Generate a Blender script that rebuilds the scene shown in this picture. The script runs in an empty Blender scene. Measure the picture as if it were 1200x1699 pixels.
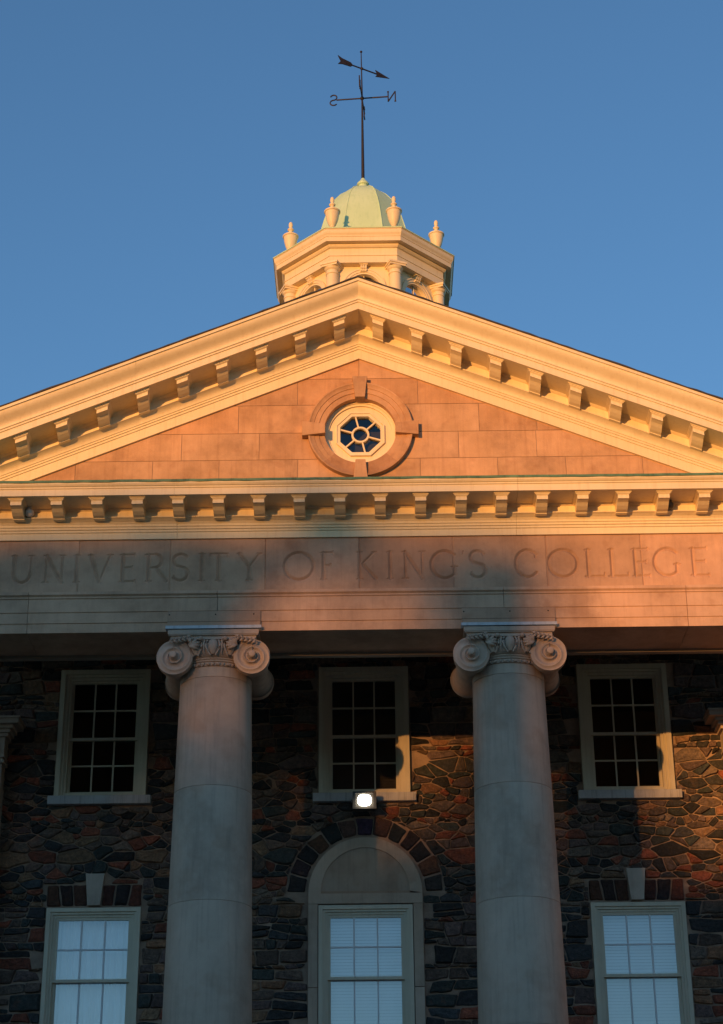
import bpy, bmesh, math, random
import numpy as np
from mathutils import Vector, Matrix
R = math.radians
scene = bpy.context.scene
C = scene.collection
random.seed(7)

# ------------------------------------------------------------------ camera
F_PX, PITCH, YAW, ROLL = 3050.0, R(25.0), R(0.33), R(0.525)
cam_d = bpy.data.cameras.new('camera'); cam = bpy.data.objects.new('camera', cam_d); C.objects.link(cam)
cam_d.sensor_fit = 'HORIZONTAL'; cam_d.sensor_width = 36; cam_d.lens = F_PX / 1200 * 36; cam_d.clip_end = 3000
fw = Vector((-math.sin(YAW) * math.cos(PITCH), math.cos(YAW) * math.cos(PITCH), math.sin(PITCH)))
r0 = Vector((math.cos(YAW), math.sin(YAW), 0)); u0 = r0.cross(fw)
cr, sr = math.cos(ROLL), math.sin(ROLL)
rr = cr * r0 - sr * u0; uu = sr * r0 + cr * u0
cam.matrix_world = Matrix(((rr.x, uu.x, -fw.x, 0.14), (rr.y, uu.y, -fw.y, -25.3), (rr.z, uu.z, -fw.z, 1.6), (0, 0, 0, 1)))
scene.camera = cam

# ------------------------------------------------------------------ light
SUN_EL, SUN_AZ = R(2.3), R(24.5)          # low evening sun, from the left in front of the facade
w = bpy.data.worlds.new('World'); scene.world = w; w.use_nodes = True
nt = w.node_tree; nt.nodes.clear()
sky = nt.nodes.new('ShaderNodeTexSky'); sky.sky_type = 'NISHITA'; sky.sun_disc = False
sky.sun_elevation = R(5.0); sky.sun_rotation = R(180) + SUN_AZ
sky.altitude = 0; sky.air_density = 1.0; sky.dust_density = 0.0; sky.ozone_density = 3.2
bg = nt.nodes.new('ShaderNodeBackground'); bg.inputs['Strength'].default_value = 0.15
wo = nt.nodes.new('ShaderNodeOutputWorld')
nt.links.new(sky.outputs[0], bg.inputs[0]); nt.links.new(bg.outputs[0], wo.inputs[0])
sd = bpy.data.lights.new('sun', 'SUN'); sun = bpy.data.objects.new('sun', sd); C.objects.link(sun)
sd.energy = 2.6; sd.angle = R(0.6); sd.color = (1.0, 0.445, 0.12)
sdir = Vector((math.sin(SUN_AZ) * math.cos(SUN_EL), math.cos(SUN_AZ) * math.cos(SUN_EL), -math.sin(SUN_EL)))
sun.rotation_euler = sdir.to_track_quat('-Z', 'Y').to_euler()
scene.view_settings.view_transform = 'Standard'; scene.view_settings.look = 'None'
scene.view_settings.gamma = 1; scene.view_settings.exposure = 0.8
scene.render.engine = 'CYCLES'
scene.cycles.max_bounces = 6

# ------------------------------------------------------------------ materials
def new_mat(name):
    m = bpy.data.materials.new(name); m.use_nodes = True
    t = m.node_tree; t.nodes.clear()
    o = t.nodes.new('ShaderNodeOutputMaterial'); b = t.nodes.new('ShaderNodeBsdfPrincipled')
    t.links.new(b.outputs[0], o.inputs[0])
    return m, t, b
def N(t, typ, **k):
    n = t.nodes.new(typ)
    for a, v in k.items(): setattr(n, a, v)
    return n
def noise(t, scale, detail=6, rough=0.6, vec=None, stretch=None, shift=False):
    tc = N(t, 'ShaderNodeTexCoord')
    src = tc.outputs['Object']
    if shift:
        at = N(t, 'ShaderNodeAttribute', attribute_name='tint'); va = N(t, 'ShaderNodeVectorMath', operation='MULTIPLY_ADD')
        va.inputs[1].default_value = (61, 83, 47); t.links.new(at.outputs['Vector'], va.inputs[0]); t.links.new(src, va.inputs[2]); src = va.outputs[0]
    if stretch:
        mp = N(t, 'ShaderNodeMapping'); mp.inputs['Scale'].default_value = stretch
        t.links.new(src, mp.inputs[0]); src = mp.outputs[0]
    n = N(t, 'ShaderNodeTexNoise'); n.inputs['Scale'].default_value = scale
    n.inputs['Detail'].default_value = detail; n.inputs['Roughness'].default_value = rough
    t.links.new(src, n.inputs['Vector']); return n.outputs['Fac']
def ramp(t, fac, stops):
    r = N(t, 'ShaderNodeValToRGB'); e = r.color_ramp.elements
    while len(e) < len(stops): e.new(0.5)
    for i, (p, c) in enumerate(stops): e[i].position = p; e[i].color = (*c, 1)
    t.links.new(fac, r.inputs[0]); return r.outputs[0]
def mix(t, a, b, fac, mode='MIX'):
    m = N(t, 'ShaderNodeMix', data_type='RGBA', blend_type=mode)
    if isinstance(fac, (int, float)): m.inputs[0].default_value = fac
    else: t.links.new(fac, m.inputs[0])
    for i, v in ((6, a), (7, b)):
        if isinstance(v, tuple): m.inputs[i].default_value = (*v, 1)
        else: t.links.new(v, m.inputs[i])
    return m.outputs[2]
def bump(t, b, fac, strength, dist=0.01):
    bn = N(t, 'ShaderNodeBump'); bn.inputs['Strength'].default_value = strength; bn.inputs['Distance'].default_value = dist
    t.links.new(fac, bn.inputs['Height']); t.links.new(bn.outputs[0], b.inputs['Normal'])
def vari(name, c1, c2, scale, rough=0.7, bscale=40, bstr=0.2, streak=None, speck=None, tint=False, bdist=0.01, mottle=0):
    m, t, b = new_mat(name)
    col = ramp(t, noise(t, scale, shift=tint), [(0.3, c1), (0.7, c2)])
    if streak:
        s = ramp(t, noise(t, 3.0, 5, 0.7, stretch=(6, 6, 0.35)), [(0.5, (1, 1, 1)), (0.75, streak)])
        col = mix(t, col, s, 0.8, 'MULTIPLY')
    if speck:
        s = ramp(t, noise(t, 28, 3, 0.7), [(0.62, (1, 1, 1)), (0.72, speck)])
        col = mix(t, col, s, 0.6, 'MULTIPLY')
    if mottle:
        q = ramp(t, noise(t, mottle, 7, 0.68, shift=tint), [(0.34, (0.74, 0.72, 0.71)), (0.5, (1, 1, 1)), (0.66, (1.16, 1.16, 1.18))])
        col = mix(t, col, q, 1.0, 'MULTIPLY')
        q = ramp(t, noise(t, mottle * 3.1, 3, 0.5, shift=tint), [(0.60, (1, 1, 1)), (0.70, (0.86, 0.80, 0.76))])
        col = mix(t, col, q, 0.7, 'MULTIPLY')
    if tint:
        a = N(t, 'ShaderNodeAttribute', attribute_name='tint')
        col = mix(t, col, a.outputs['Color'], 1.0, 'MULTIPLY')
    t.links.new(col, b.inputs['Base Color'])
    b.inputs['Roughness'].default_value = rough
    if bstr: bump(t, b, noise(t, bscale, 8, 0.65), bstr, bdist)
    return m
M = {}
M['cream'] = vari('cream_paint', (0.76, 0.615, 0.375), (0.82, 0.685, 0.445), 1.4, 0.5, 30, 0.12, streak=(0.86, 0.82, 0.76), bdist=0.004)
M['window_cream'] = vari('window_paint', (0.56, 0.49, 0.36), (0.65, 0.58, 0.43), 2.0, 0.45, 30, 0.15, streak=(0.8, 0.76, 0.7), bdist=0.004)
M['tan'] = vari('sandstone', (0.45, 0.25, 0.125), (0.565, 0.325, 0.18), 2.2, 0.85, 55, 0.5, streak=(0.80, 0.75, 0.72), tint=True, bdist=0.006, mottle=1.7)
M['grey'] = vari('grey_sandstone', (0.49, 0.295, 0.185), (0.57, 0.355, 0.23), 1.3, 0.85, 60, 0.45, streak=(0.84, 0.82, 0.82), speck=(0.85, 0.83, 0.81), tint=True, bdist=0.006, mottle=1.2)
M['column'] = vari('column_stone', (0.39, 0.29, 0.215), (0.51, 0.395, 0.30), 0.9, 0.8, 55, 0.35, streak=(0.74, 0.75, 0.77), tint=True, bdist=0.005, mottle=0.8)
M['copper'] = vari('green_copper', (0.50, 0.68, 0.42), (0.58, 0.76, 0.50), 2.0, 0.6, 25, 0.2, streak=(0.78, 0.86, 0.80), mottle=0)
M['verdigris'] = vari('verdigris_flashing', (0.05, 0.14, 0.08), (0.13, 0.24, 0.13), 6.0, 0.6, 30, 0.3, streak=(0.5, 0.4, 0.3))
M['slate'] = vari('roof_slate', (0.030, 0.028, 0.030), (0.06, 0.055, 0.055), 6.0, 0.8, 20, 0.4)
M['iron'] = vari('black_iron', (0.008, 0.008, 0.009), (0.022, 0.012, 0.010), 9.0, 0.6, 60, 0.3)
M['sill'] = vari('stone_sill', (0.42, 0.40, 0.40), (0.55, 0.53, 0.53), 3.0, 0.8, 60, 0.3, streak=(0.35, 0.33, 0.32))
M['lead'] = vari('lead_sheet', (0.42, 0.42, 0.43), (0.55, 0.55, 0.56), 5.0, 0.5, 40, 0.2, streak=(0.6, 0.6, 0.6))
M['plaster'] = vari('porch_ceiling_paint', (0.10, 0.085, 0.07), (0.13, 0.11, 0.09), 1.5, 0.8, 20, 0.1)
M['mortar'] = vari('mortar', (0.22, 0.15, 0.11), (0.44, 0.31, 0.225), 4.0, 0.95, 45, 0.8, bdist=0.015)
M['dark'] = vari('dark_interior', (0.012, 0.013, 0.016), (0.020, 0.021, 0.025), 2.0, 0.9, 10, 0)
M['blind'] = vari('white_blind', (0.70, 0.73, 0.74), (0.76, 0.78, 0.80), 1.0, 0.7, 10, 0)
M['curtain'] = vari('white_curtain', (0.72, 0.73, 0.74), (0.82, 0.83, 0.84), 2.0, 0.8, 10, 0)
M['dark_blind'] = vari('dark_slat_blind', (0.035, 0.03, 0.03), (0.055, 0.045, 0.045), 2.0, 0.7, 10, 0)  # slats simply set very dark
M['trim'] = vari('dark_beam_paint', (0.24, 0.19, 0.14), (0.32, 0.26, 0.19), 1.5, 0.7, 20, 0.2)  # inner beam paint, set darker than the cream
M['grass'] = vari('lawn_grass', (0.03, 0.05, 0.015), (0.06, 0.08, 0.03), 0.6, 0.95, 30, 0.6)
M['black_plastic'] = vari('black_housing', (0.05, 0.048, 0.045), (0.08, 0.075, 0.07), 5, 0.45, 30, 0.1)
M['white_plastic'] = vari('white_housing', (0.62, 0.62, 0.62), (0.72, 0.72, 0.72), 5, 0.35, 30, 0.05)
M['brick'] = vari('neighbour_brick', (0.16, 0.07, 0.05), (0.26, 0.12, 0.08), 3.0, 0.9, 30, 0.5)
M['leaf'] = vari('tree_leaf', (0.025, 0.045, 0.012), (0.07, 0.08, 0.025), 1.2, 0.8, 10, 0)
M['bark'] = vari('tree_bark', (0.05, 0.035, 0.025), (0.10, 0.075, 0.055), 5, 0.95, 20, 0.8)

def stone_mat():                       # rubble stones: hue of each stone from its own colour, mottled
    m, t, b = new_mat('rubble_stone')
    a = N(t, 'ShaderNodeAttribute', attribute_name='tint')
    mott = ramp(t, noise(t, 18, 9, 0.78), [(0.30, (0.35, 0.36, 0.38)), (0.52, (0.95, 0.95, 0.95)), (0.72, (1.9, 1.75, 1.6))])
    col = mix(t, a.outputs['Color'], mott, 1.0, 'MULTIPLY')
    col = mix(t, col, (0.20, 0.10, 0.05), ramp(t, noise(t, 5, 4, 0.6), [(0.60, (0, 0, 0)), (0.78, (0.5, 0.5, 0.5))]))
    t.links.new(col, b.inputs['Base Color']); b.inputs['Roughness'].default_value = 0.8
    bump(t, b, noise(t, 26, 10, 0.75), 1.0, 0.05)
    return m
M['rubble'] = stone_mat()
def far_rubble():                       # the same masonry on the wings, outside the photograph's frame
    m, t, b = new_mat('rubble_far')
    tc = N(t, 'ShaderNodeTexCoord'); mp = N(t, 'ShaderNodeMapping'); mp.inputs['Scale'].default_value = (3.2, 3.2, 6.0); t.links.new(tc.outputs['Object'], mp.inputs[0])
    v = N(t, 'ShaderNodeTexVoronoi'); t.links.new(mp.outputs[0], v.inputs[0]); e = N(t, 'ShaderNodeTexVoronoi', feature='DISTANCE_TO_EDGE'); t.links.new(mp.outputs[0], e.inputs[0])
    sp_ = N(t, 'ShaderNodeSeparateColor'); t.links.new(v.outputs['Color'], sp_.inputs[0])
    col = ramp(t, sp_.outputs[0], [(0.0, (0.03, 0.03, 0.03)), (0.25, (0.05, 0.057, 0.052)), (0.5, (0.14, 0.098, 0.076)), (0.7, (0.18, 0.135, 0.105)), (0.85, (0.22, 0.08, 0.05)), (1.0, (0.21, 0.14, 0.09))])
    col = mix(t, (0.36, 0.26, 0.19), col, ramp(t, e.outputs['Distance'], [(0.03, (0, 0, 0)), (0.07, (1, 1, 1))]))
    t.links.new(col, b.inputs['Base Color']); b.inputs['Roughness'].default_value = 0.9
    bump(t, b, e.outputs['Distance'], 0.8, 0.05); return m
M['rubble_far'] = far_rubble()
def glass_mat(name, refl, tint=(1, 1, 1)):
    m = bpy.data.materials.new(name); m.use_nodes = True; t = m.node_tree; t.nodes.clear()
    o = N(t, 'ShaderNodeOutputMaterial'); g = N(t, 'ShaderNodeBsdfGlossy'); g.inputs['Roughness'].default_value = 0.02
    tr = N(t, 'ShaderNodeBsdfTransparent'); tr.inputs[0].default_value = (*tint, 1)
    mx = N(t, 'ShaderNodeMixShader')
    lw = N(t, 'ShaderNodeFresnel'); lw.inputs[0].default_value = 1.5
    ad = N(t, 'ShaderNodeMath', operation='ADD'); ad.inputs[1].default_value = refl
    t.links.new(lw.outputs[0], ad.inputs[0]); t.links.new(ad.outputs[0], mx.inputs[0])
    nb = N(t, 'ShaderNodeTexNoise'); nb.inputs['Scale'].default_value = 2.5
    bn = N(t, 'ShaderNodeBump'); bn.inputs['Strength'].default_value = 0.05; bn.inputs['Distance'].default_value = 0.02
    t.links.new(nb.outputs[0], bn.inputs['Height']); t.links.new(bn.outputs[0], g.inputs['Normal'])
    t.links.new(tr.outputs[0], mx.inputs[1]); t.links.new(g.outputs[0], mx.inputs[2]); t.links.new(mx.outputs[0], o.inputs[0])
    return m
M['glass'] = glass_mat('window_glass', 0.10); M['glass_low'] = glass_mat('lower_window_glass', 0.20)
M['oculus_glass'] = glass_mat('oculus_glass', 0.03)
def emit_mat():
    m, t, b = new_mat('lamp_lens'); b.inputs['Base Color'].default_value = (1, 1, 1, 1)
    b.inputs['Emission Color'].default_value = (1.0, 0.93, 0.75, 1); b.inputs['Emission Strength'].default_value = 14.0
    return m
M['lens'] = emit_mat()

# ------------------------------------------------------------------ mesh helpers
class MB:
    def __init__(s): s.v = []; s.f = []; s.t = []
    def add(s, vs, fs, tint=(1, 1, 1)):
        o = len(s.v); s.v.extend([tuple(p) for p in vs]); s.f.extend([tuple(i + o for i in f) for f in fs]); s.t.extend([tint] * len(fs)); return s
    def box(s, x0, x1, y0, y1, z0, z1, tint=(1, 1, 1)):
        vs = [(x, y, z) for z in (z0, z1) for y in (y0, y1) for x in (x0, x1)]
        return s.add(vs, [(0, 2, 3, 1), (4, 5, 7, 6), (0, 1, 5, 4), (2, 6, 7, 3), (0, 4, 6, 2), (1, 3, 7, 5)], tint)
    def loft(s, rings, closed=True, caps=True, tint=(1, 1, 1)):
        n = len(rings[0]); vs = [p for r in rings for p in r]; fs = []
        m = n if closed else n - 1
        for k in range(len(rings) - 1):
            for i in range(m):
                j = (i + 1) % n
                fs.append((k * n + i, k * n + j, (k + 1) * n + j, (k + 1) * n + i))
        if caps: fs.append(tuple(range(n))[::-1]); fs.append(tuple(range((len(rings) - 1) * n, len(rings) * n)))
        return s.add(vs, fs, tint)
    def lathe(s, prof, c=(0, 0, 0), seg=48, axis='z', tint=(1, 1, 1), a0=0.0, caps=True, sc=(1, 1)):
        rings = []
        for r, h in prof:
            ring = []
            for i in range(seg):
                a = a0 + 2 * math.pi * i / seg; p, q = r * math.cos(a) * sc[0], r * math.sin(a) * sc[1]
                ring.append((c[0] + p, c[1] + q, c[2] + h) if axis == 'z' else (c[0] + p, c[1] + h, c[2] + q))
            rings.append(ring)
        return s.loft(rings, True, caps, tint)
    def tube(s, pts, r, seg=8, tint=(1, 1, 1)):
        P_ = [Vector(p) for p in pts]; rings = []
        for i, p in enumerate(P_):
            d = (P_[min(i + 1, len(P_) - 1)] - P_[max(i - 1, 0)]).normalized()
            a = Vector((0, 0, 1)) if abs(d.z) < 0.9 else Vector((1, 0, 0))
            u = d.cross(a).normalized(); v = d.cross(u)
            ri = r[i] if isinstance(r, (list, tuple)) else r
            rings.append([tuple(p + ri * (math.cos(2 * math.pi * k / seg) * u + math.sin(2 * math.pi * k / seg) * v)) for k in range(seg)])
        return s.loft(rings, True, True, tint)
    def ball(s, c, rx, ry=None, rz=None, seg=14, tint=(1, 1, 1)):
        ry = ry or rx; rz = rz or rx
        rings = []
        for k in range(1, seg // 2):
            a = math.pi * k / (seg // 2)
            rings.append([(c[0] + rx * math.sin(a) * math.cos(2 * math.pi * i / seg), c[1] + ry * math.sin(a) * math.sin(2 * math.pi * i / seg), c[2] - rz * math.cos(a)) for i in range(seg)])
        return s.loft(rings, True, True, tint)
    def build(s, name, mat, parent=None, smooth=None, loc=None, bevel=0):
        me = bpy.data.meshes.new(name); me.from_pydata(s.v, [], s.f)
        if any(t != (1, 1, 1) for t in s.t) or mat.name in ('sandstone', 'grey_sandstone', 'column_stone', 'rubble_stone'):
            ca = me.color_attributes.new('tint', 'FLOAT_COLOR', 'CORNER')
            arr = []
            for p, t in zip(me.polygons, s.t): arr.extend([t[0], t[1], t[2], 1.0] * p.loop_total)
            ca.data.foreach_set('color', arr)
        bm = bmesh.new(); bm.from_mesh(me); bmesh.ops.recalc_face_normals(bm, faces=bm.faces); bm.to_mesh(me); bm.free()
        me.materials.append(mat)
        if smooth is not None:
            me.polygons.foreach_set('use_smooth', [True] * len(me.polygons)); me.set_sharp_from_angle(angle=R(smooth))
        o = bpy.data.objects.new(name, me); C.objects.link(o)
        if parent: o.parent = parent
        if loc: o.location = loc
        if bevel:
            b = o.modifiers.new('bevel', 'BEVEL'); b.width = bevel; b.segments = 2; b.limit_method = 'ANGLE'
        return o
def empty(name, label, cat, loc=(0, 0, 0), group=None):
    o = bpy.data.objects.new(name, None); C.objects.link(o); o.location = loc; o.empty_display_size = 0.3
    o['label'] = label; o['category'] = cat
    if group: o['group'] = group
    return o
def dup(o, parent, loc):
    c = o.copy(); C.objects.link(c); c.parent = parent; c.location = loc
    for ch in list(o.children): dup(ch, c, ch.location)
    return c
def hide_first(o): pass
def extrude_x(mb, prof, x0, x1, slope=0.0, tint=(1, 1, 1), n=1):
    # prof: closed list of (y, z); z shifts by -slope*|x|
    rings = []
    for k in range(n + 1):
        x = x0 + (x1 - x0) * k / n
        rings.append([(x, y, z - slope * abs(x)) for y, z in prof])
    return mb.loft(rings, True, True, tint)
def rt(a=0.06, warm=0.03):
    v = 1 + random.uniform(-a, a); h = random.uniform(-warm, warm)
    return (v * (1 + h), v, v * (1 - h))
def tagstruct(o): o['kind'] = 'structure'; return o

# ------------------------------------------------------------------ ground
g = MB().add([(-900, -900, 0), (900, -900, 0), (900, 900, 0), (-900, 900, 0)], [(0, 1, 2, 3)]).build('ground', M['grass']); tagstruct(g)
pv = MB().add([(-3, -40, 0.01), (3, -40, 0.01), (3, -7.3, 0.01), (-3, -7.3, 0.01)], [(0, 1, 2, 3)]).build('path', M['sill']); tagstruct(pv)

# ------------------------------------------------------------------ university building
B = empty('university_building', 'dark rubble stone college building with pale columned portico and carved pediment', 'building')
WX = [(-4.405, -3.105), (-0.655, 0.655), (3.105, 4.405)]       # window bays
ZL, ZU = (4.40, 7.42), (9.0, 10.89)
ARCH_C, ARCH_R = 7.565, 0.79
# core wall, with real openings
wm = MB(); TH = 0.35
xs = [-9.0] + [v for p in WX for v in p] + [9.0]
for i in range(0, len(xs), 2): wm.box(xs[i], xs[i + 1], 0.03, TH, 0, 12.0)
for a, b in WX:
    wm.box(a, b, 0.03, TH, 0, ZL[0]); wm.box(a, b, 0.03, TH, ZL[1], ZU[0]); wm.box(a, b, 0.03, TH, ZU[1], 12.0)
wm.build('wall_core', M['mortar'], B)
# rubble stones, cut and laid one by one (one facing)
def clip(poly, nx, nz, d):             # keep nx*x+nz*z <= d
    out = []
    for i in range(len(poly)):
        p, q = poly[i], poly[(i + 1) % len(poly)]
        a = nx * p[0] + nz * p[1] - d; b = nx * q[0] + nz * q[1] - d
        if a <= 0: out.append(p)
        if a * b < 0:
            t = a / (a - b); out.append((p[0] + t * (q[0] - p[0]), p[1] + t * (q[1] - p[1])))
    return out
PAL = [((0.050, 0.057, 0.052), 14), ((0.050, 0.049, 0.050), 16), ((0.14, 0.098, 0.076), 22), ((0.26, 0.080, 0.045), 13), ((0.24, 0.145, 0.085), 11),
       ((0.145, 0.098, 0.086), 15), ((0.18, 0.135, 0.105), 11), ((0.055, 0.064, 0.068), 6), ((0.30, 0.155, 0.085), 3), ((0.030, 0.029, 0.029), 13)]
PALF = [c for c, n in PAL for _ in range(n)]
def stone(mb, poly, col, gap=0.0055, raise_=None, round_=True):
    n = len(poly)
    if n < 3: return
    area = 0.5 * sum(poly[i][0] * poly[(i + 1) % n][1] - poly[(i + 1) % n][0] * poly[i][1] for i in range(n))
    if abs(area) < 0.0010: return
    if area < 0: poly = poly[::-1]
    p = poly
    for i in range(n):                 # inset
        a, b = poly[i], poly[(i + 1) % n]; dx, dz = b[0] - a[0], b[1] - a[1]; L = math.hypot(dx, dz)
        if L < 1e-6: continue
        nx, nz = dz / L, -dx / L
        p = clip(p, nx, nz, nx * a[0] + nz * a[1] - gap * random.uniform(0.5, 1.5))
        if len(p) < 3: return
    if round_:
        q = []
        for i in range(len(p)):
            a, b = p[i], p[(i + 1) % len(p)]
            L = math.hypot(b[0] - a[0], b[1] - a[1]); f = min(0.14, 0.014 / max(L, 1e-4))
            q.append((a[0] + (b[0] - a[0]) * f, a[1] + (b[1] - a[1]) * f))
            if L > 0.15:
                nx, nz = (b[1] - a[1]) / L, -(b[0] - a[0]) / L; k = random.uniform(-0.012, 0.006)
                q.append(((a[0] + b[0]) / 2 + nx * k, (a[1] + b[1]) / 2 + nz * k))
            q.append((a[0] + (b[0] - a[0]) * (1 - f), a[1] + (b[1] - a[1]) * (1 - f)))
        p = q
    cx = sum(a for a, _ in p) / len(p); cz = sum(b for _, b in p) / len(p)
    h = raise_ if raise_ else random.uniform(0.012, 0.048); tx, tz = random.uniform(-0.07, 0.07), random.uniform(-0.07, 0.07)
    def ring(k, y): return [(cx + (a - cx) * k, y + tx * (a - cx) * (1 if y < 0 else 0) + tz * (b - cz) * (1 if y < 0 else 0) + (random.uniform(-0.007, 0.007) if y < 0.012 else 0), cz + (b - cz) * k) for a, b in p]
    rings = [ring(1.0, 0.035), ring(1.0, 0.0285), ring(0.965, 0.022 - h * 0.4), ring(0.86, 0.022 - h), ring(0.45, 0.022 - h - random.uniform(-0.008, 0.012))]
    m = len(p); vs = [v for r_ in rings for v in r_] + [(cx, 0.022 - h - random.uniform(-0.006, 0.014), cz)]
    fs = []
    for k in range(4):
        for i in range(m):
            j = (i + 1) % m; fs.append((k * m + i, k * m + j, (k + 1) * m + j, (k + 1) * m + i))
    for i in range(m): fs.append((4 * m + i, 4 * m + (i + 1) % m, len(vs) - 1))
    mb.add(vs, fs, col)
def cut_openings(poly):
    for (x0, x1, z0, z1) in RC:
        cx = sum(a for a, _ in poly) / len(poly); cz = sum(b for _, b in poly) / len(poly)
        dl, dr, db, dt = x0 - cx, cx - x1, z0 - cz, cz - z1
        m_ = max(dl, dr, db, dt)
        if m_ < -0.01: return None
        zov = any(z0 < b < z1 for _, b in poly) or (min(b for _, b in poly) < z0 and max(b for _, b in poly) > z1)
        xov = any(x0 < a < x1 for a, _ in poly) or (min(a for a, _ in poly) < x0 and max(a for a, _ in poly) > x1)
        if not (zov and max(a for a, _ in poly) > x0 and min(a for a, _ in poly) < x1) and not (xov and max(b for _, b in poly) > z0 and min(b for _, b in poly) < z1): continue
        if m_ == dl: poly = clip(poly, 1, 0, x0)
        elif m_ == dr: poly = clip(poly, -1, 0, -x1)
        elif m_ == db: poly = clip(poly, 0, 1, z0)
        else: poly = clip(poly, 0, -1, -z1)
        if len(poly) < 3: return None
    cx = sum(a for a, _ in poly) / len(poly); cz = sum(b for _, b in poly) / len(poly)
    if cz > ARCH_C - 0.05:
        d = math.hypot(cx, cz - ARCH_C)
        if max(math.hypot(a_, b_ - ARCH_C) for a_, b_ in poly) < RV + 0.04: return None
        if d < RV + 0.6 and d > 0.3:
            nx, nz = cx / d, (cz - ARCH_C) / d; poly = clip(poly, -nx, -nz, -(nz * ARCH_C + RV))
    return poly if len(poly) >= 3 else None
st = MB()
def rects():
    out = []
    for a, b in WX:
        out.append((a - 0.012, b + 0.012, ZU[0] - 0.12, ZU[1] + 0.01))
    out.append((WX[0][0] - 0.012, WX[0][1] + 0.012, ZL[0], ZL[1] + 0.02)); out.append((WX[2][0] - 0.012, WX[2][1] + 0.012, ZL[0], ZL[1] + 0.02))
    out.append((-0.80, 0.80, ZL[0], ARCH_C))
    for c in (-3.755, 0.0, 3.755): out.append((c - 0.735, c + 0.735, 8.855, 9.0))            # sills
    for c in (-3.755, 3.755): out.append((c - 0.665, c + 0.665, 7.43, 7.745)); out.append((c - 0.13, c + 0.13, 7.43, 7.885))
    return out
RC = rects(); RV = 1.10
def lay(poly):
    poly = cut_openings(poly)
    if poly is None: return
    v = random.uniform(0.8, 1.6); c = random.choice(PALF); stone(st, poly, tuple(k * v for k in c))
# coursed rubble (rows of rough rectangles, some split) below and above, random polygonal rubble between
def wav(x, k): return 0.022 * math.sin(x * 1.9 + k * 2.1) + 0.016 * math.sin(x * 4.3 + k * 5.3) + 0.010 * math.sin(x * 9.1 + k)
def coursed(z0, z1):
    zs_ = [z0]
    while zs_[-1] < z1 - 0.10: zs_.append(min(z1, zs_[-1] + random.choice([0.07, 0.10, 0.13, 0.17, 0.23])))
    if zs_[-1] < z1: zs_[-1] = z1
    kk = [random.uniform(0, 9) for _ in zs_]
    for r_ in range(len(zs_) - 1):
        lo = lambda x: zs_[r_] + (wav(x, kk[r_]) if r_ > 0 else 0)
        hi = lambda x: zs_[r_ + 1] + (wav(x, kk[r_ + 1]) if r_ + 1 < len(zs_) - 1 else 0)
        H_ = zs_[r_ + 1] - zs_[r_]; x = -6.3 + random.uniform(0, 0.3); ln_ = random.uniform(-0.03, 0.03)
        while x < 6.3:
            wd = H_ * random.uniform(0.9, 2.4) if H_ > 0.16 else H_ * random.uniform(1.3, 3.4)
            nl = random.uniform(-0.04, 0.04)
            P_ = lambda xx, t, l: (xx + l * (t - 0.5) * 2, lo(xx) + (hi(xx) - lo(xx)) * t)
            A_, B_ = x, x + wd
            if H_ > 0.17 and random.random() < 0.42:                     # split into two thinner stones
                ta, tb = random.uniform(0.35, 0.65), random.uniform(0.35, 0.65)
                parts = [((0, ta), (0, tb)), ((ta, 1), (tb, 1))]
            else: parts = [((0, 1), (0, 1))]
            for (a0, a1), (b0, b1) in parts:
                lay([P_(A_, a0, ln_), P_(B_, b0, nl), P_(B_, b1, nl), P_(A_, a1, ln_)] if wd < 0.3 else [P_(A_, a0, ln_), P_((A_ + B_) / 2, (a0 + b0) / 2, 0), P_(B_, b0, nl), P_(B_, b1, nl), P_((A_ + B_) / 2, (a1 + b1) / 2, 0), P_(A_, a1, ln_)])
            x = B_; ln_ = nl
def polygonal(z0, z1, seed):
    rnd = random.Random(seed); S_ = []; z = z0 - 0.2
    while z < z1 + 0.2:
        hh = rnd.choice([0.055, 0.08, 0.105, 0.14, 0.21]); x = -6.5 + rnd.uniform(0, 0.3)
        while x < 6.5:
            wd = hh * rnd.uniform(1.1, 3.0); S_.append((x + wd / 2 + rnd.uniform(-.38, .38) * wd, (z + hh / 2 + rnd.uniform(-0.5, 0.5) * hh) * 1.95, wd)); x += wd
        z += hh
    pts = np.array(S_)
    for px, pz, wd in S_:
        if abs(px) > 6.3 or pz / 1.95 < z0 - 0.12 or pz / 1.95 > z1 + 0.12: continue
        d2 = (pts[:, 0] - px) ** 2 + (pts[:, 1] - pz) ** 2; nb = np.argsort(d2)[1:20]
        poly = [(px - 0.6, pz - 0.6), (px + 0.6, pz - 0.6), (px + 0.6, pz + 0.6), (px - 0.6, pz + 0.6)]
        for j in nb:
            qx, qz = pts[j][0], pts[j][1]; nx, nz = qx - px, qz - pz; L2 = nx * nx + nz * nz
            t = 0.5 + (wd ** 2 - pts[j][2] ** 2) * 0.16 / (2 * L2); t = min(0.75, max(0.25, t))
            poly = clip(poly, nx, nz, nx * (px + nx * t) + nz * (pz + nz * t))
            if len(poly) < 3: break
        if len(poly) < 3: continue
        poly = [(a, b / 1.95) for a, b in poly]; poly = clip(poly, 0, 1, z1); poly = clip(poly, 0, -1, -z0) if len(poly) > 2 else poly
        if len(poly) >= 3: lay(poly)
coursed(0.3, 3.7); coursed(3.7, 7.43); polygonal(7.43, 9.62, 5); coursed(9.62, 11.2)
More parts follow.
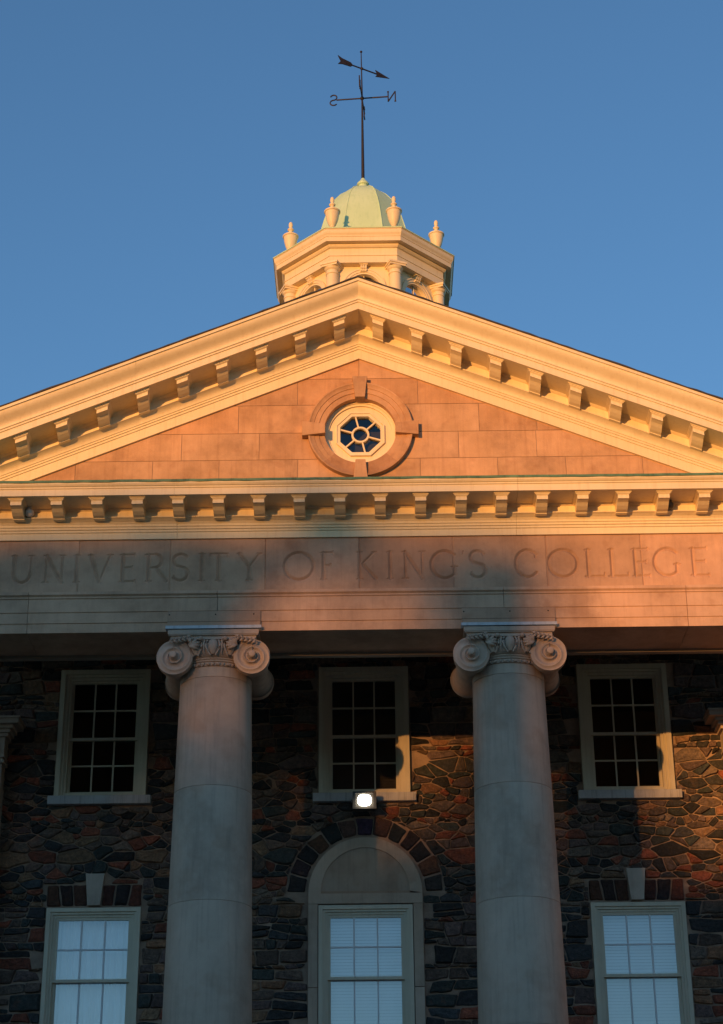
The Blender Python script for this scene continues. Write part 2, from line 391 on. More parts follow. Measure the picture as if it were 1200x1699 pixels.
# voussoirs round the arch
nv = 13; a = R(2)
angs = sorted([R(2) + (R(176)) * (i + random.uniform(-0.12, 0.12) * (0 < i < nv)) / nv for i in range(nv + 1)])
vcol = [(0.06, 0.05, 0.045), (0.18, 0.075, 0.04), (0.035, 0.03, 0.03), (0.045, 0.03, 0.03), (0.03, 0.035, 0.035), (0.10, 0.05, 0.04), (0.065, 0.035, 0.075), (0.13, 0.07, 0.055), (0.03, 0.035, 0.035),  # purple crown stone holds the lamp's flare in its colour
        (0.14, 0.065, 0.035), (0.03, 0.028, 0.03), (0.06, 0.035, 0.04), (0.04, 0.035, 0.035)]
for i in range(nv):
    a0, a1 = angs[i], angs[i + 1]; ro = RV + random.uniform(-0.005, 0.02)
    poly = [(r_ * math.cos(t), ARCH_C + r_ * math.sin(t)) for r_, t in ((0.835, a0), (ro - random.uniform(0, 0.07), a0), (ro * 1.0, a1), (0.835, a1))]
    stone(st, poly, vcol[i], 0.009, 0.03)
# flat arches over the lower side windows
for c in (-3.755, 3.755):
    cols = [(0.13, 0.055, 0.03), (0.055, 0.03, 0.025), (0.12, 0.05, 0.03), None, (0.10, 0.035, 0.025), (0.05, 0.035, 0.035), (0.20, 0.06, 0.035)]
    xb = [-0.665, -0.45, -0.28, -0.095, 0.095, 0.26, 0.45, 0.665]
    for i in range(7):
        if cols[i] is None: continue
        lean = lambda q: q * 1.12 if abs(q) < 0.6 else q
        poly = [(c + xb[i], 7.43), (c + xb[i + 1], 7.43), (c + lean(xb[i + 1]), 7.74), (c + lean(xb[i]), 7.74)]
        v = random.uniform(0.8, 1.1); stone(st, poly, tuple(k * v for k in cols[i]), 0.010, 0.025)
st.build('rubble_wall', M['rubble'], B, smooth=12)
for c in (-3.755, 3.755):
    k = MB().loft([[(c - 0.088, y, 7.432), (c + 0.088, y, 7.432), (c + 0.132, y, 7.875), (c - 0.132, y, 7.875)] for y in (0.03, -0.055)], tint=(1.0, 1.08, 1.15))
    k.build('keystone', M['column'], B, bevel=0.006)
# stone arched surround of the middle window
def arc(cx, cz, r_, a0, a1, n): return [(cx + r_ * math.cos(a0 + (a1 - a0) * i / n), cz + r_ * math.sin(a0 + (a1 - a0) * i / n)) for i in range(n + 1)]
am = MB()
def slab(mb, poly, y0, y1, tint=(1, 1, 1)): return mb.loft([[(a, y, b) for a, b in poly] for y in (y0, y1)], tint=tint)
out = arc(0, ARCH_C, ARCH_R, 0, math.pi, 40)
# outer rim ring + slightly recessed tympanum panel
inn = arc(0, ARCH_C + 0.03, 0.615, 0, math.pi, 40)
T1 = (1.0, 1.03, 1.03)
for i in range(40):
    am.add([(out[i][0], -0.03, out[i][1]), (out[i + 1][0], -0.03, out[i + 1][1]), (inn[i + 1][0], -0.03, inn[i + 1][1]), (inn[i][0], -0.03, inn[i][1]),
            (inn[i + 1][0], -0.012, inn[i + 1][1]), (inn[i][0], -0.012, inn[i][1]), (out[i][0], 0.05, out[i][1]), (out[i + 1][0], 0.05, out[i + 1][1])],
           [(0, 1, 2, 3), (3, 2, 4, 5), (6, 7, 1, 0)], T1)
am.add([(a, -0.012, b) for a, b in inn], [tuple(range(41))], (0.85, 0.88, 0.88))
am.box(-0.79, 0.79, -0.03, 0.05, 7.425, ARCH_C, T1)
am.add([(-0.79, -0.0301, ARCH_C), (-0.615, -0.0301, ARCH_C), (-0.615, -0.0301, ARCH_C + 0.03)], [(0, 1, 2)], T1)
am.box(-0.615, 0.615, -0.028, 0.04, ARCH_C, ARCH_C + 0.03, (0.75, 0.68, 0.62))
for s in (-1, 1):
    for z0, z1 in ((4.2, 5.2), (5.21, 6.28), (6.29, 7.42)):
        t_ = rt(0.04); x0, x1 = sorted((s * 0.662, s * 0.79)); am.box(x0, x1, -0.03, 0.05, z0, z1, tuple(k * j for k, j in zip(t_, T1)))
am.build('arched_surround', M['column'], B)

# windows
def sash(mb, x0, x1, z0, z1, y, rail=0.055, bar=0.012, ycb=0.02, cols=3, rows=2):
    mb.box(x0, x0 + rail, y, y + 0.045, z0, z1); mb.box(x1 - rail, x1, y, y + 0.045, z0, z1)
    mb.box(x0 + rail, x1 - rail, y + 0.001, y + 0.044, z0, z0 + rail); mb.box(x0 + rail, x1 - rail, y + 0.001, y + 0.044, z1 - rail, z1)
def bars(mb, x0, x1, z0, z1, y, rail=0.055, bar=0.011):
    X0, X1, Z0, Z1 = x0 + rail, x1 - rail, z0 + rail, z1 - rail
    for i in (1, 2):
        xc = X0 + (X1 - X0) * i / 3; mb.box(xc - bar, xc + bar, y + 0.004, y + 0.036, Z0, Z1)
    zc = (Z0 + Z1) / 2; mb.box(X0, X1, y + 0.006, y + 0.034, zc - bar, zc + bar)
def make_window(c, z0, z1, zm, casing, label, shade, y0=-0.01):
    wroot = bpy.data.objects.new('window', None); C.objects.link(wroot); wroot.parent = B; wroot.location = (c, 0, z0)
    wroot['label'] = label
    H = z1 - z0; hw = 0.65
    cs = MB()                                                   # moulded casing
    for (q0, q1, ya) in ((0, casing * 0.45, y0 - 0.02), (casing * 0.45, casing * 0.72, y0 + 0.005), (casing * 0.72, casing, y0 + 0.03)):
        cs.box(-hw + q0, -hw + q1, ya, 0.16, 0, H - q0); cs.box(hw - q1, hw - q0, ya, 0.16, 0, H - q0)
        cs.box(-hw + q1, hw - q1, ya + 0.0015, 0.16, H - q1, H - q0 - 0.0015)
    cs.box(-hw + casing, hw - casing, y0 + 0.02, 0.16, 0, 0.045)
    cs.build('frame', M['window_cream'], wroot)
    xi = hw - casing; b0 = 0.045; zt = H - casing; zmid = zm - z0
    for nm, (za, zb, yy) in (('upper', (zmid - 0.03, zt, 0.045)), ('lower', (b0, zmid + 0.03, 0.095))):
        s_ = MB(); sash(s_, -xi, xi, za, zb, yy, 0.04 if nm == 'upper' else 0.042); sh = s_.build('sash', M['window_cream'], wroot)
        m_ = MB(); bars(m_, -xi, xi, za, zb, yy, 0.04); m_.build('glazing_bars', M['blind'] if z0 < 8 else M['window_cream'], sh)
        gl = MB(); gl.add([(-xi + 0.03, yy + 0.02, za + 0.03), (xi - 0.03, yy + 0.02, za + 0.03), (xi - 0.03, yy + 0.02, zb - 0.03), (-xi + 0.03, yy + 0.02, zb - 0.03)], [(0, 1, 2, 3)])
        gl.build('pane', M['glass'] if z0 > 8 else M['glass_low'], sh)
    if shade == 'blind' or shade == 'dark_blind':
        bl = MB(); n = int(H / 0.045)
        for i in range(n):
            zz = 0.06 + i * (H - 0.16) / n; bl.add([(-xi, 0.185, zz), (xi, 0.185, zz), (xi, 0.208, zz + 0.046), (-xi, 0.208, zz + 0.046)], [(0, 1, 2, 3)])
        bl.build('blind', M['blind'] if shade == 'blind' else M['dark_blind'], wroot)
    if shade == 'curtain':
        bl = MB(); n = 140; vs = []; fs = []
        for i in range(n + 1):
            xx = -xi + 2 * xi * i / n; dd = 0.21 + 0.010 * math.sin(i * 0.35) + 0.004 * math.sin(i * 0.9 + 1)
            if abs(xx) < 0.16: dd += 0.03
            vs += [(xx, dd, 0.02), (xx, dd, H - 0.1)]
        for i in range(n): fs.append((2 * i, 2 * i + 2, 2 * i + 3, 2 * i + 1))
        bl.add(vs, fs); bl.build('curtain', M['curtain'], wroot, smooth=60)
    return wroot
for c, lb, sh in ((-3.755, 'dark upper window left of the portico columns', None), (0.0, 'dark upper window above the flood light with dark blinds', 'dark_blind'), (3.755, 'dark upper window at the sunlit right of the wall', None)):
    wr = make_window(c, ZU[0], ZU[1], 9.865, 0.155, lb, sh, -0.02)
    s_ = MB(); s_.box(-0.73, 0.73, -0.085, 0.05, -0.135, -0.012, (0.95, 0.97, 1.0)); s_.build('sill', M['sill'], wr, bevel=0.006)
for c, lb, sh in ((-3.755, 'lower window with white curtains under a flat stone arch', 'curtain'), (0.0, 'lower window with white blinds in the arched stone surround', 'blind'), (3.755, 'lower window with white blinds under a flat stone arch', 'blind')):
    make_window(c, ZL[0], ZL[1] - 0.012, 6.43, 0.125, lb, sh, 0.0)
rm = MB()
for z0, z1 in ((3.6, 8.2), (8.3, 11.6)):
    rm.add([(-8.8, TH + 0.01, z0), (8.8, TH + 0.01, z0), (8.8, 4, z0), (-8.8, 4, z0), (-8.8, TH + 0.01, z1), (8.8, TH + 0.01, z1), (8.8, 4, z1), (-8.8, 4, z1)],
           [(0, 1, 2, 3), (4, 5, 6, 7), (3, 2, 6, 7), (0, 3, 7, 4), (1, 2, 6, 5)])
rm.build('room_interior', M['dark'], B)

# porch ceiling, entablature
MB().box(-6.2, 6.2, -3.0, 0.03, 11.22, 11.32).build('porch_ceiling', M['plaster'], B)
en = MB()
YF = -3.8
# architrave fascias (front) as one closed profile, soffit at 10.0
prof = [(-3.0, 10.0), (-3.0, 10.539), (YF - 0.005, 10.539), (YF - 0.055, 10.535), (YF - 0.06, 10.495), (YF - 0.035, 10.475), (YF - 0.035, 10.452), (YF - 0.022, 10.448),
        (YF - 0.022, 10.270), (YF - 0.010, 10.266), (YF - 0.010, 10.126), (YF + 0.002, 10.122), (YF + 0.002, 10.0)]
xj = [-6.2, -4.2, -1.81, 1.80, 4.1, 6.2]
for i in range(5): extrude_x(en, prof, xj[i] + 0.003, xj[i + 1] - 0.003, tint=rt(0.05))
en.build('architrave', M['grey'], B)
st2 = MB()
extrude_x(st2, [(-3.0, 9.962), (-3.0, 10.02), (-2.9, 10.02), (-2.9, 9.962)], -6.2, 6.2)
extrude_x(st2, [(-2.999, 10.02), (-2.999, 11.20), (-2.93, 11.20), (-2.93, 10.02)], -6.2, 6.2)
st2.build('inner_beam_trim', M['trim'], B)
# frieze with carved inscription: heightfield with V grooves
def seg_arc(cx, cz, rx, rz, a0, a1, n=14):
    p = [(cx + rx * math.cos(R(a0 + (a1 - a0) * i / n)), cz + rz * math.sin(R(a0 + (a1 - a0) * i / n))) for i in range(n + 1)]
    return [(p[i], p[i + 1]) for i in range(n)]
TK, TN = 0.029, 0.020
def glyph(ch, wd):                      # strokes in units of cap height; wd = width / height
    S = []
    def ln(x0, z0, x1, z1, k=TK): S.append(((x0, z0), (x1, z1), k))
    def ar(*a, k=TK): S.extend([(p, q, k) for p, q in seg_arc(*a)])
    def sf(x, z, l=0.09): ln(x - l, z, x + l, z, TN * 0.8)
    W_ = wd
    if ch == 'I': ln(W_ / 2, 0, W_ / 2, 1); sf(W_ / 2, 0); sf(W_ / 2, 1)
    elif ch == 'U':
        a, b = 0.1, W_ - 0.1; ln(a, 0.36, a, 1); ln(b, 0.36, b, 1, TN); ar((a + b) / 2, 0.36, (b - a) / 2, 0.37, 180, 360); sf(a, 1); sf(b, 1)
    elif ch == 'N':
        a, b = 0.1, W_ - 0.1; ln(a, 0, a, 1, TN); ln(a, 1, b, 0); ln(b, 0, b, 1, TN); sf(a, 0); sf(b, 1); ln(a - 0.1, 1, a, 1, TN * .8)
    elif ch == 'V': ln(0.08, 1, W_ / 2, 0); ln(W_ / 2, 0, W_ - 0.08, 1, TN); sf(0.08, 1); sf(W_ - 0.08, 1)
    elif ch == 'E':
        ln(0.1, 0, 0.1, 1)
        for zz, l in ((0, W_ - 0.02), (0.52, W_ - 0.12), (1, W_ - 0.05)): ln(0.1, zz, l, zz, TN); ln(l, zz - 0.05, l, zz + 0.05, TN * 0.8)
        ln(0, 0, 0.1, 0, TN * .8); ln(0, 1, 0.1, 1, TN * .8)
    elif ch == 'F':
        ln(0.1, 0, 0.1, 1); sf(0.1, 0)
        for zz, l in ((0.52, W_ - 0.12), (1, W_ - 0.03)): ln(0.1, zz, l, zz, TN); ln(l, zz - 0.05, l, zz + 0.05, TN * 0.8)
        ln(0, 1, 0.1, 1, TN * .8)
    elif ch == 'R':
        ln(0.1, 0, 0.1, 1); sf(0.1, 0); ln(0, 1, 0.3, 1, TN); ar(0.32, 0.75, 0.22, 0.25, 90, -90); ln(0.1, 0.5, 0.32, 0.5, TN); ln(0.36, 0.5, W_, 0.0)
    elif ch == 'K':
        ln(0.1, 0, 0.1, 1); sf(0.1, 0); sf(0.1, 1); ln(W_ - 0.08, 1, 0.12, 0.5, TN); ln(0.2, 0.56, W_ - 0.02, 0.0); sf(W_ - 0.08, 1, 0.07)
    elif ch == 'S':
        cx = W_ / 2; ar(cx, 0.76, W_ * 0.40, 0.24, 35, 235); ar(cx, 0.26, W_ * 0.44, 0.26, 55, -145)
        a = (cx + W_ * .40 * math.cos(R(235)), 0.76 + .24 * math.sin(R(235))); b = (cx + W_ * .44 * math.cos(R(55)), 0.26 + .26 * math.sin(R(55))); ln(*a, *b)
        ln(cx + W_ * .33, 0.82, cx + W_ * .34, 0.95, TN * .8); ln(cx - W_ * .36, 0.06, cx - W_ * .37, 0.2, TN * .8)
    elif ch == 'T': ln(W_ / 2, 0, W_ / 2, 1); ln(0.02, 1, W_ - 0.02, 1, TN); sf(W_ / 2, 0); ln(0.02, 0.9, 0.02, 1.02, TN * .8); ln(W_ - 0.02, 0.9, W_ - 0.02, 1.02, TN * .8)
    elif ch == 'Y': ln(W_ / 2, 0, W_ / 2, 0.5); ln(0.06, 1, W_ / 2, 0.5); ln(W_ / 2, 0.5, W_ - 0.06, 1, TN); sf(W_ / 2, 0); sf(0.06, 1, .08); sf(W_ - 0.06, 1, .08)
    elif ch == 'O': ar(W_ / 2, 0.5, W_ / 2, 0.51, 0, 360, 30)
    elif ch == 'C': ar(W_ / 2 + .04, 0.5, W_ / 2, 0.51, 42, 318, 24); ln(W_ * .90, 0.74, W_ * .90, 0.9, TN)
    elif ch == 'G': ar(W_ / 2, 0.5, W_ / 2, 0.51, 45, 315, 24); ln(W_ * .86, 0.12, W_ * .86, 0.42, TK); sf(W_ * .86, 0.42, 0.1)
    elif ch == 'L': ln(0.1, 0, 0.1, 1); sf(0.1, 1); ln(0, 0, W_, 0, TN); ln(W_, 0, W_ - 0.0, 0.12, TN * .8)
    elif ch == "'": ln(0.05, 0.86, 0.08, 1.0, TN * 0.5)
    return S
TXT = [('U', -4.46, -4.17), ('N', -4.05, -3.77), ('I', -3.66, -3.58), ('V', -3.48, -3.17), ('E', -3.07, -2.87), ('R', -2.74, -2.47), ('S', -2.41, -2.19), ('I', -2.07, -1.98), ('T', -1.93, -1.69), ('Y', -1.57, -1.27),
       ('O', -0.97, -0.60), ('F', -0.51, -0.34), ('K', -0.05, 0.20), ('I', 0.34, 0.41), ('N', 0.53, 0.82), ('G', 0.90, 1.24), ("'", 1.28, 1.34), ('S', 1.38, 1.60),
       ('C', 1.96, 2.26), ('O', 2.39, 2.76), ('L', 2.86, 3.10), ('L', 3.16, 3.40), ('E', 3.46, 3.68), ('G', 3.74, 4.07), ('E', 4.20, 4.43)]
LZ0, LH = 10.69, 0.368
fz0, fz1 = 10.54, 11.262
nx_, nz_ = 1440, 84
gx = np.linspace(-6.2, 6.2, 180)
gx = np.unique(np.concatenate([np.linspace(-6.2, -4.55, 30), np.linspace(-4.55, 4.55, 1150), np.linspace(4.55, 6.2, 30)]))
gz = np.linspace(fz0, fz1, nz_)
GX, GZ = np.meshgrid(gx, gz); DEP = np.zeros_like(GX)
for ch, xa, xb in TXT:
    for (p, q, k) in glyph(ch, (xb - xa) / LH):
        x0, z0, x1, z1 = xa + p[0] * LH, LZ0 + p[1] * LH, xa + q[0] * LH, LZ0 + q[1] * LH
        bx0, bx1 = np.searchsorted(gx, min(x0, x1) - 0.05), np.searchsorted(gx, max(x0, x1) + 0.05)
        X_, Z_ = GX[:, bx0:bx1], GZ[:, bx0:bx1]; dx, dz = x1 - x0, z1 - z0; L2 = dx * dx + dz * dz + 1e-12
        t = np.clip(((X_ - x0) * dx + (Z_ - z0) * dz) / L2, 0, 1)
        d = np.hypot(X_ - x0 - t * dx, Z_ - z0 - t * dz)
        DEP[:, bx0:bx1] = np.maximum(DEP[:, bx0:bx1], np.clip(1 - d / k, 0, 1) * k * 1.0)
for xjn in (-3.60, -2.43, -1.215, -0.02, 1.18, 2.37, 3.58, -4.9, 4.9):
    DEP = np.maximum(DEP, np.clip(1 - np.abs(GX - xjn) / 0.010, 0, 1) * 0.014)
DEP = DEP + 0.0012 * np.sin(GX * 3.1) * np.sin(GZ * 9 + GX)
vs = np.stack([GX, YF + DEP, GZ], -1).reshape(-1, 3); ncol = len(gx)
idx = np.arange(len(gz) * ncol).reshape(len(gz), ncol)
quads = np.stack([idx[:-1, :-1], idx[:-1, 1:], idx[1:, 1:], idx[1:, :-1]], -1).reshape(-1, 4)
jt = sorted([-6.3, -4.9, -3.60, -2.43, -1.215, -0.02, 1.18, 2.37, 3.58, 4.9, 6.3]); btint = [(1.02, 1, 0.98), (1, 1, 1), (1, 1.0, 0.99), (1.02, 1, 0.97), (0.97, 0.97, 0.98), (0.84, 0.80, 0.78), (0.93, 0.92, 0.90), (0.86, 0.85, 0.84), (1.06, 1.02, 1.0), (1.03, 1, 0.98), (1, 1, 1)]
me = bpy.data.meshes.new('frieze'); nvq = len(vs); back = 8
allv = vs.tolist() + [(-6.2, -3.0, fz0), (6.2, -3.0, fz0), (6.2, -3.0, fz1), (-6.2, -3.0, fz1)]
c0, c1, c2, c3 = 0, ncol - 1, len(gz) * ncol - 1, (len(gz) - 1) * ncol
faces = quads.tolist() + [(nvq, nvq + 1, nvq + 2, nvq + 3), (c0, c3, nvq + 3, nvq), (c1, nvq + 1, nvq + 2, c2)]
me.from_pydata(allv, [], faces); me.materials.append(M['grey'])
ca = me.color_attributes.new('tint', 'FLOAT_COLOR', 'CORNER')
qx = vs[quads[:, 0], 0]; bi = np.clip(np.searchsorted(jt, qx) - 1, 0, 9)
ta = np.ones((len(faces), 4)); ta[:len(quads), :3] = np.array(btint)[bi]
ca.data.foreach_set('color', np.repeat(ta, 4, axis=0).ravel())
fo = bpy.data.objects.new('frieze', me); C.objects.link(fo); fo.parent = B
fo['label'] = 'sandstone frieze carved UNIVERSITY OF KING\'S COLLEGE'
# horizontal cornice
ZS = 11.645
corn = [(-3.0, 11.265), (YF - 0.03, 11.265), (YF - 0.03, 11.352), (YF - 0.045, 11.358), (YF - 0.045, 11.385), (YF - 0.062, 11.390), (YF - 0.062, 11.418),
        (YF - 0.075, 11.424), (YF - 0.080, 11.450), (YF - 0.100, 11.478), (YF - 0.135, 11.500), (YF - 0.165, 11.512), (YF - 0.165, 11.524), (YF - 0.13, 11.528),
        (YF - 0.13, 11.615), (YF - 0.150, 11.625), (YF - 0.165, ZS), (-4.350, ZS), (-4.350, 11.735), (-4.364, 11.738), (-4.368, 11.757), (-4.382, 11.762), (-4.400, 11.785), (-4.400, 11.815), (-3.0, 11.98)]
cb = MB(); xj = [-6.75, -2.35, 2.0, 6.75]
for i in range(3): extrude_x(cb, corn, xj[i] + 0.0015, xj[i + 1] - 0.0015)
cb.build('cornice', M['cream'], B)
fl = MB()                                                        # green copper flashing with ragged lower lip
n = 120; vs_ = []; fs_ = []
for i in range(n + 1):
    x = -6.78 + 13.56 * i / n; d = random.uniform(-0.004, 0.004)
    vs_ += [(x, -4.412 + d, 11.800 + d), (x, -4.412 + d, 11.833 + d), (x, -3.79, 12.05), (x, -3.79, 12.0)]
for i in range(n): fs_ += [(4 * i, 4 * i + 4, 4 * i + 5, 4 * i + 1), (4 * i + 1, 4 * i + 5, 4 * i + 6, 4 * i + 2)]
fl.add(vs_, fs_).build('flashing', M['verdigris'], B)
# modillions
def modillion_mesh(s):
    m = MB()
    sh = lambda p: [(x, y, z - s * x) for x, y, z in p]
    def pr(hw, prof): m.loft([sh([(x, y, z) for y, z in prof]) for x in (-hw, hw)])
    # local: y from 0 (back, band) to -0.36 (front); z 0 = soffit
    pr(0.070, [(0.0, -0.02), (0.0, -0.155), (-0.07, -0.162), (-0.14, -0.152), (-0.20, -0.128), (-0.25, -0.098), (-0.30, -0.088), (-0.335, -0.085), (-0.335, -0.03), (-0.335, -0.02)])
    pr(0.072, [(-0.002, -0.145), (-0.002, -0.165), (-0.075, -0.17), (-0.08, -0.158)])
    for hw, yf, za, zb in ((0.078, -0.345, -0.032, -0.024), (0.090, -0.358, -0.024, -0.012), (0.102, -0.372, -0.0119, -0.0005)):
        m.loft([sh([(x, y, z_) for x, y in ((-hw, 0), (hw, 0), (hw, yf), (-hw, yf))]) for z_ in (za, zb)])
    return m
YB = YF - 0.131
MX = [0.257 + 0.5135 * k for k in range(13)]
mo0 = None
for sx in (-1, 1):
    for x in MX:
        if mo0 is None: mo0 = modillion_mesh(0).build('modillion', M['cream'], B, loc=(sx * x, YB, ZS)); 
        else: dup(mo0, B, (sx * x, YB, ZS))
# raking cornices
SL = 0.410; ZR = 14.345
rk = [(-3.5, -0.46), (YF - 0.03, -0.46), (YF - 0.03, -0.325), (YF - 0.045, -0.318), (YF - 0.045, -0.290), (YF - 0.06, -0.285), (YF - 0.06, -0.262), (YF - 0.072, -0.255), (YF - 0.078, -0.22), (YF - 0.10, -0.19), (YF - 0.135, -0.168), (YF - 0.165, -0.158),
      (YF - 0.165, -0.145), (YF - 0.13, -0.14), (YF - 0.13, -0.03), (YF - 0.15, -0.02), (YF - 0.165, 0.0), (-4.350, 0.0), (-4.350, 0.098), (-4.366, 0.102), (-4.37, 0.125), (-4.385, 0.132), (-4.385, 0.150), (-4.372, 0.155),
      (-4.376, 0.175), (-4.390, 0.205), (-4.415, 0.232), (-4.448, 0.262), (-4.475, 0.292), (-4.488, 0.325), (-4.492, 0.342), (-4.512, 0.344), (-4.512, 0.385), (-3.5, 0.385)]
for s in (-1, 1):
    m = MB(); cuts = [0.0, 2.9, 7.3] if s < 0 else [0.0, 3.6, 7.3]
    for i in range(2): extrude_x(m, [(y, z_ + ZR) for y, z_ in rk], s * (cuts[i] + (0.0015 if i else 0)), s * cuts[i + 1], SL)
    m.build('raking_cornice', M['cream'], B, smooth=28)
    first = None
    for x in MX:
        if first is None: first = modillion_mesh(s * SL).build('raking_modillion', M['cream'], B, loc=(s * x, YB, ZR - SL * x))
        else: dup(first, B, (s * x, YB, ZR - SL * x))
# roof of portico and of the main block
rf = MB()
for s in (-1, 1):
    n = 60
    top = [];
    for i in range(n + 1):
        x = 7.45 * i / n; dz = 0.012 * random.random(); top.append((s * x, ZR + 0.387 - SL * x, dz))
    vs_ = []; fs_ = []
    for x, z_, dz in top: vs_ += [(x, -4.525 - dz * 0.6, z_), (x, -4.525 - dz * 0.6, z_ + 0.012 + dz * 0.8), (x, 7.0, z_ + 0.012), (x, 7.0, z_)]
    for i in range(n):
        a = 4 * i; fs_ += [(a, a + 4, a + 5, a + 1), (a + 1, a + 5, a + 6, a + 2), (a, a + 3, a + 7, a + 4)]
    rf.add(vs_, fs_)
rf.add([(-13, -0.35, 12.05), (13, -0.35, 12.05), (13, 7, 15.1), (-13, 7, 15.1), (13, 14.3, 12.05), (-13, 14.3, 12.05)], [(0, 1, 2, 3), (3, 2, 4, 5)])
rf.build('roof', M['slate'], B)
mbk = MB(); mbk.box(-13, -9.0, 0.03, 0.35, 0, 12.0); mbk.box(9.0, 13, 0.03, 0.35, 0, 12.0); mbk.box(-13, -12.7, 0.35, 14, 0, 12.0); mbk.box(12.7, 13, 0.35, 14, 0, 12.0); mbk.box(-13, 13, 14, 14.3, 0, 12.0)
for s in (-1, 1): mbk.add([(s * 13, 0.03, 12), (s * 13, 14.3, 12), (s * 13, 7, 15.05)], [(0, 1, 2)])
mbk.build('side_walls', M['rubble_far'], B)
# tympanum: coursed sandstone blocks, hole for the round window cut out
OC = (0.01, 12.80); OR = 0.475
rows = [(11.95, 12.396, [-4.9, -3.72, -2.71, -1.84, -0.81, 0.79, 1.80, 2.69, 3.69, 4.9]), (12.396, 12.786, [-4.2, -2.34, -1.32, 0.0, 1.30, 2.32, 4.2]),
        (12.786, 13.20, [-3.0, -1.60, -0.53, 0.51, 1.58, 2.34, 3.0]), (13.20, 13.593, [-1.8, -0.82, 0.0, 0.78, 1.8]), (13.593, 14.2, [-1.0, 0.0, 1.0])]
ty = MB(); G = 0.0035
for z0, z1, xs_ in rows:
    for i in range(len(xs_) - 1):
        poly = [(xs_[i] + G, z0 + G), (xs_[i + 1] - G, z0 + G), (xs_[i + 1] - G, z1 - G), (xs_[i] + G, z1 - G)]
        for s in (-1, 1): poly = clip(poly, s * SL, 1, ZR - 0.36)
        if len(poly) < 3: continue
        c = rt(0.12, 0.05); ty.loft([[(a, y, b) for a, b in poly] for y in (YF + 0.25, YF + 0.004, YF + 0.004)][:2], tint=c)
tob = ty.build('tympanum', M['tan'], B)
cyl = MB().lathe([(OR + 0.03, -4.2), (OR + 0.03, -3.0)], (OC[0], 0, OC[1]), 64, 'y').build('cutter', M['tan'])
bmod = tob.modifiers.new('hole', 'BOOLEAN'); bmod.object = cyl; bmod.operation = 'DIFFERENCE'; bmod.solver = 'EXACT'
bpy.context.view_layer.update()
me2 = bpy.data.meshes.new_from_object(tob.evaluated_get(bpy.context.evaluated_depsgraph_get())); tob.modifiers.clear(); tob.data = me2
bpy.data.objects.remove(cyl)
# dark joint backing with hole (annulus-safe: ring of quads out to the slope)
bk = MB(); n = 64; ri = [(OC[0] + (OR + 0.03) * math.cos(2 * math.pi * i / n), OC[1] + (OR + 0.03) * math.sin(2 * math.pi * i / n)) for i in range(n)]
ro = []
for i in range(n):
    a = 2 * math.pi * i / n; dx, dz = math.cos(a), math.sin(a); t = 99
    if dz < 0: t = min(t, (11.95 - OC[1]) / dz)
    for s in (-1, 1):
        den = s * SL * dx + dz
        if den > 1e-6: t = min(t, (ZR - 0.3 - s * SL * OC[0] - OC[1]) / den)
    ro.append((OC[0] + t * dx, OC[1] + t * dz))
bk.add([(a, YF + 0.012, b) for a, b in ri] + [(a, YF + 0.012, b) for a, b in ro], [(i, (i + 1) % n, n + (i + 1) % n, n + i) for i in range(n)])
bk.build('joint_mortar', M['mortar'], B)
# oculus surround
oc = MB(); y_ = YF
prof = [(OR, y_ + 0.16), (OR, y_ - 0.030), (0.545, y_ - 0.036), (0.552, y_ - 0.048), (0.612, y_ - 0.052), (0.618, y_ - 0.062), (0.655, y_ - 0.070), (0.672, y_ - 0.085), (0.690, y_ - 0.085), (0.694, y_ + 0.02)]
seg = 96; vs_ = []; fs_ = []; tl = []
for i in range(seg):
    a = 2 * math.pi * i / seg
    for r_, yy in prof: vs_.append((OC[0] + r_ * math.cos(a), yy, OC[1] + r_ * math.sin(a)))
k = len(prof)
tn = [rt(0.05) for _ in range(8)]; tn[5] = (0.80, 0.76, 0.74); tn[6] = (0.74, 0.70, 0.68)
for i in range(seg):
    j = (i + 1) % seg
    oc.t += [tn[(i * 8 // seg)]] * (k - 1)
    for q in range(k - 1): fs_.append((i * k + q, j * k + q, j * k + q + 1, i * k + q + 1))
oc.v = vs_; oc.f = fs_
ocs = oc.build('oculus_surround', M['tan'], B, smooth=30)
for a, w0, w1, r0_, r1_ in ((90, 0.065, 0.10, 0.462, 0.775), (270, 0.065, 0.10, 0.462, 0.80), (0, 0.07, 0.105, 0.462, 0.765), (180, 0.07, 0.105, 0.462, 0.765)):
    ca_, sa_ = math.cos(R(a)), math.sin(R(a)); km = MB()
    pl = [(r0_, -w0), (r1_, -w1), (r1_, w1), (r0_, w0)]
    P2 = [(OC[0] + p * ca_ - q * sa_, OC[1] + p * sa_ + q * ca_) for p, q in pl]
    km.loft([[(a_, yy, b_) for a_, b_ in P2] for yy in (YF + 0.1, YF - 0.108)], tint=rt(0.05)); km.build('keystone', M['tan'], ocs, bevel=0.005)
# round window
ow = bpy.data.objects.new('round_window', None); C.objects.link(ow); ow.parent = B; ow.location = (OC[0], YF + 0.05, OC[1])
def ringm(r0_, r1_, y0, y1, seg=64, so=None, si=None, rot=0):
    m = MB(); so = so or seg; vs_ = []; fs_ = []
    def rad(a, r_, sd_):
        if not sd_: return r_
        q = math.pi / sd_; aa = (a - rot) % (2 * q); return r_ * math.cos(q) / math.cos(aa - q)
    nn = 96
    for i in range(nn):
        a = 2 * math.pi * i / nn
        for r_, sd_, y in ((r0_, si, y1), (r0_, si, y0), (r1_, so if so != seg else None, y0), (r1_, so if so != seg else None, y1)):
            q = rad(a, r_, sd_); vs_.append((q * math.cos(a), y, q * math.sin(a)))
    for i in range(nn):
        j = (i + 1) % nn
        for q in range(3): fs_.append((4 * i + q, 4 * j + q, 4 * j + q + 1, 4 * i + q + 1))
    return m.add(vs_, fs_)
r8 = R(22.5)
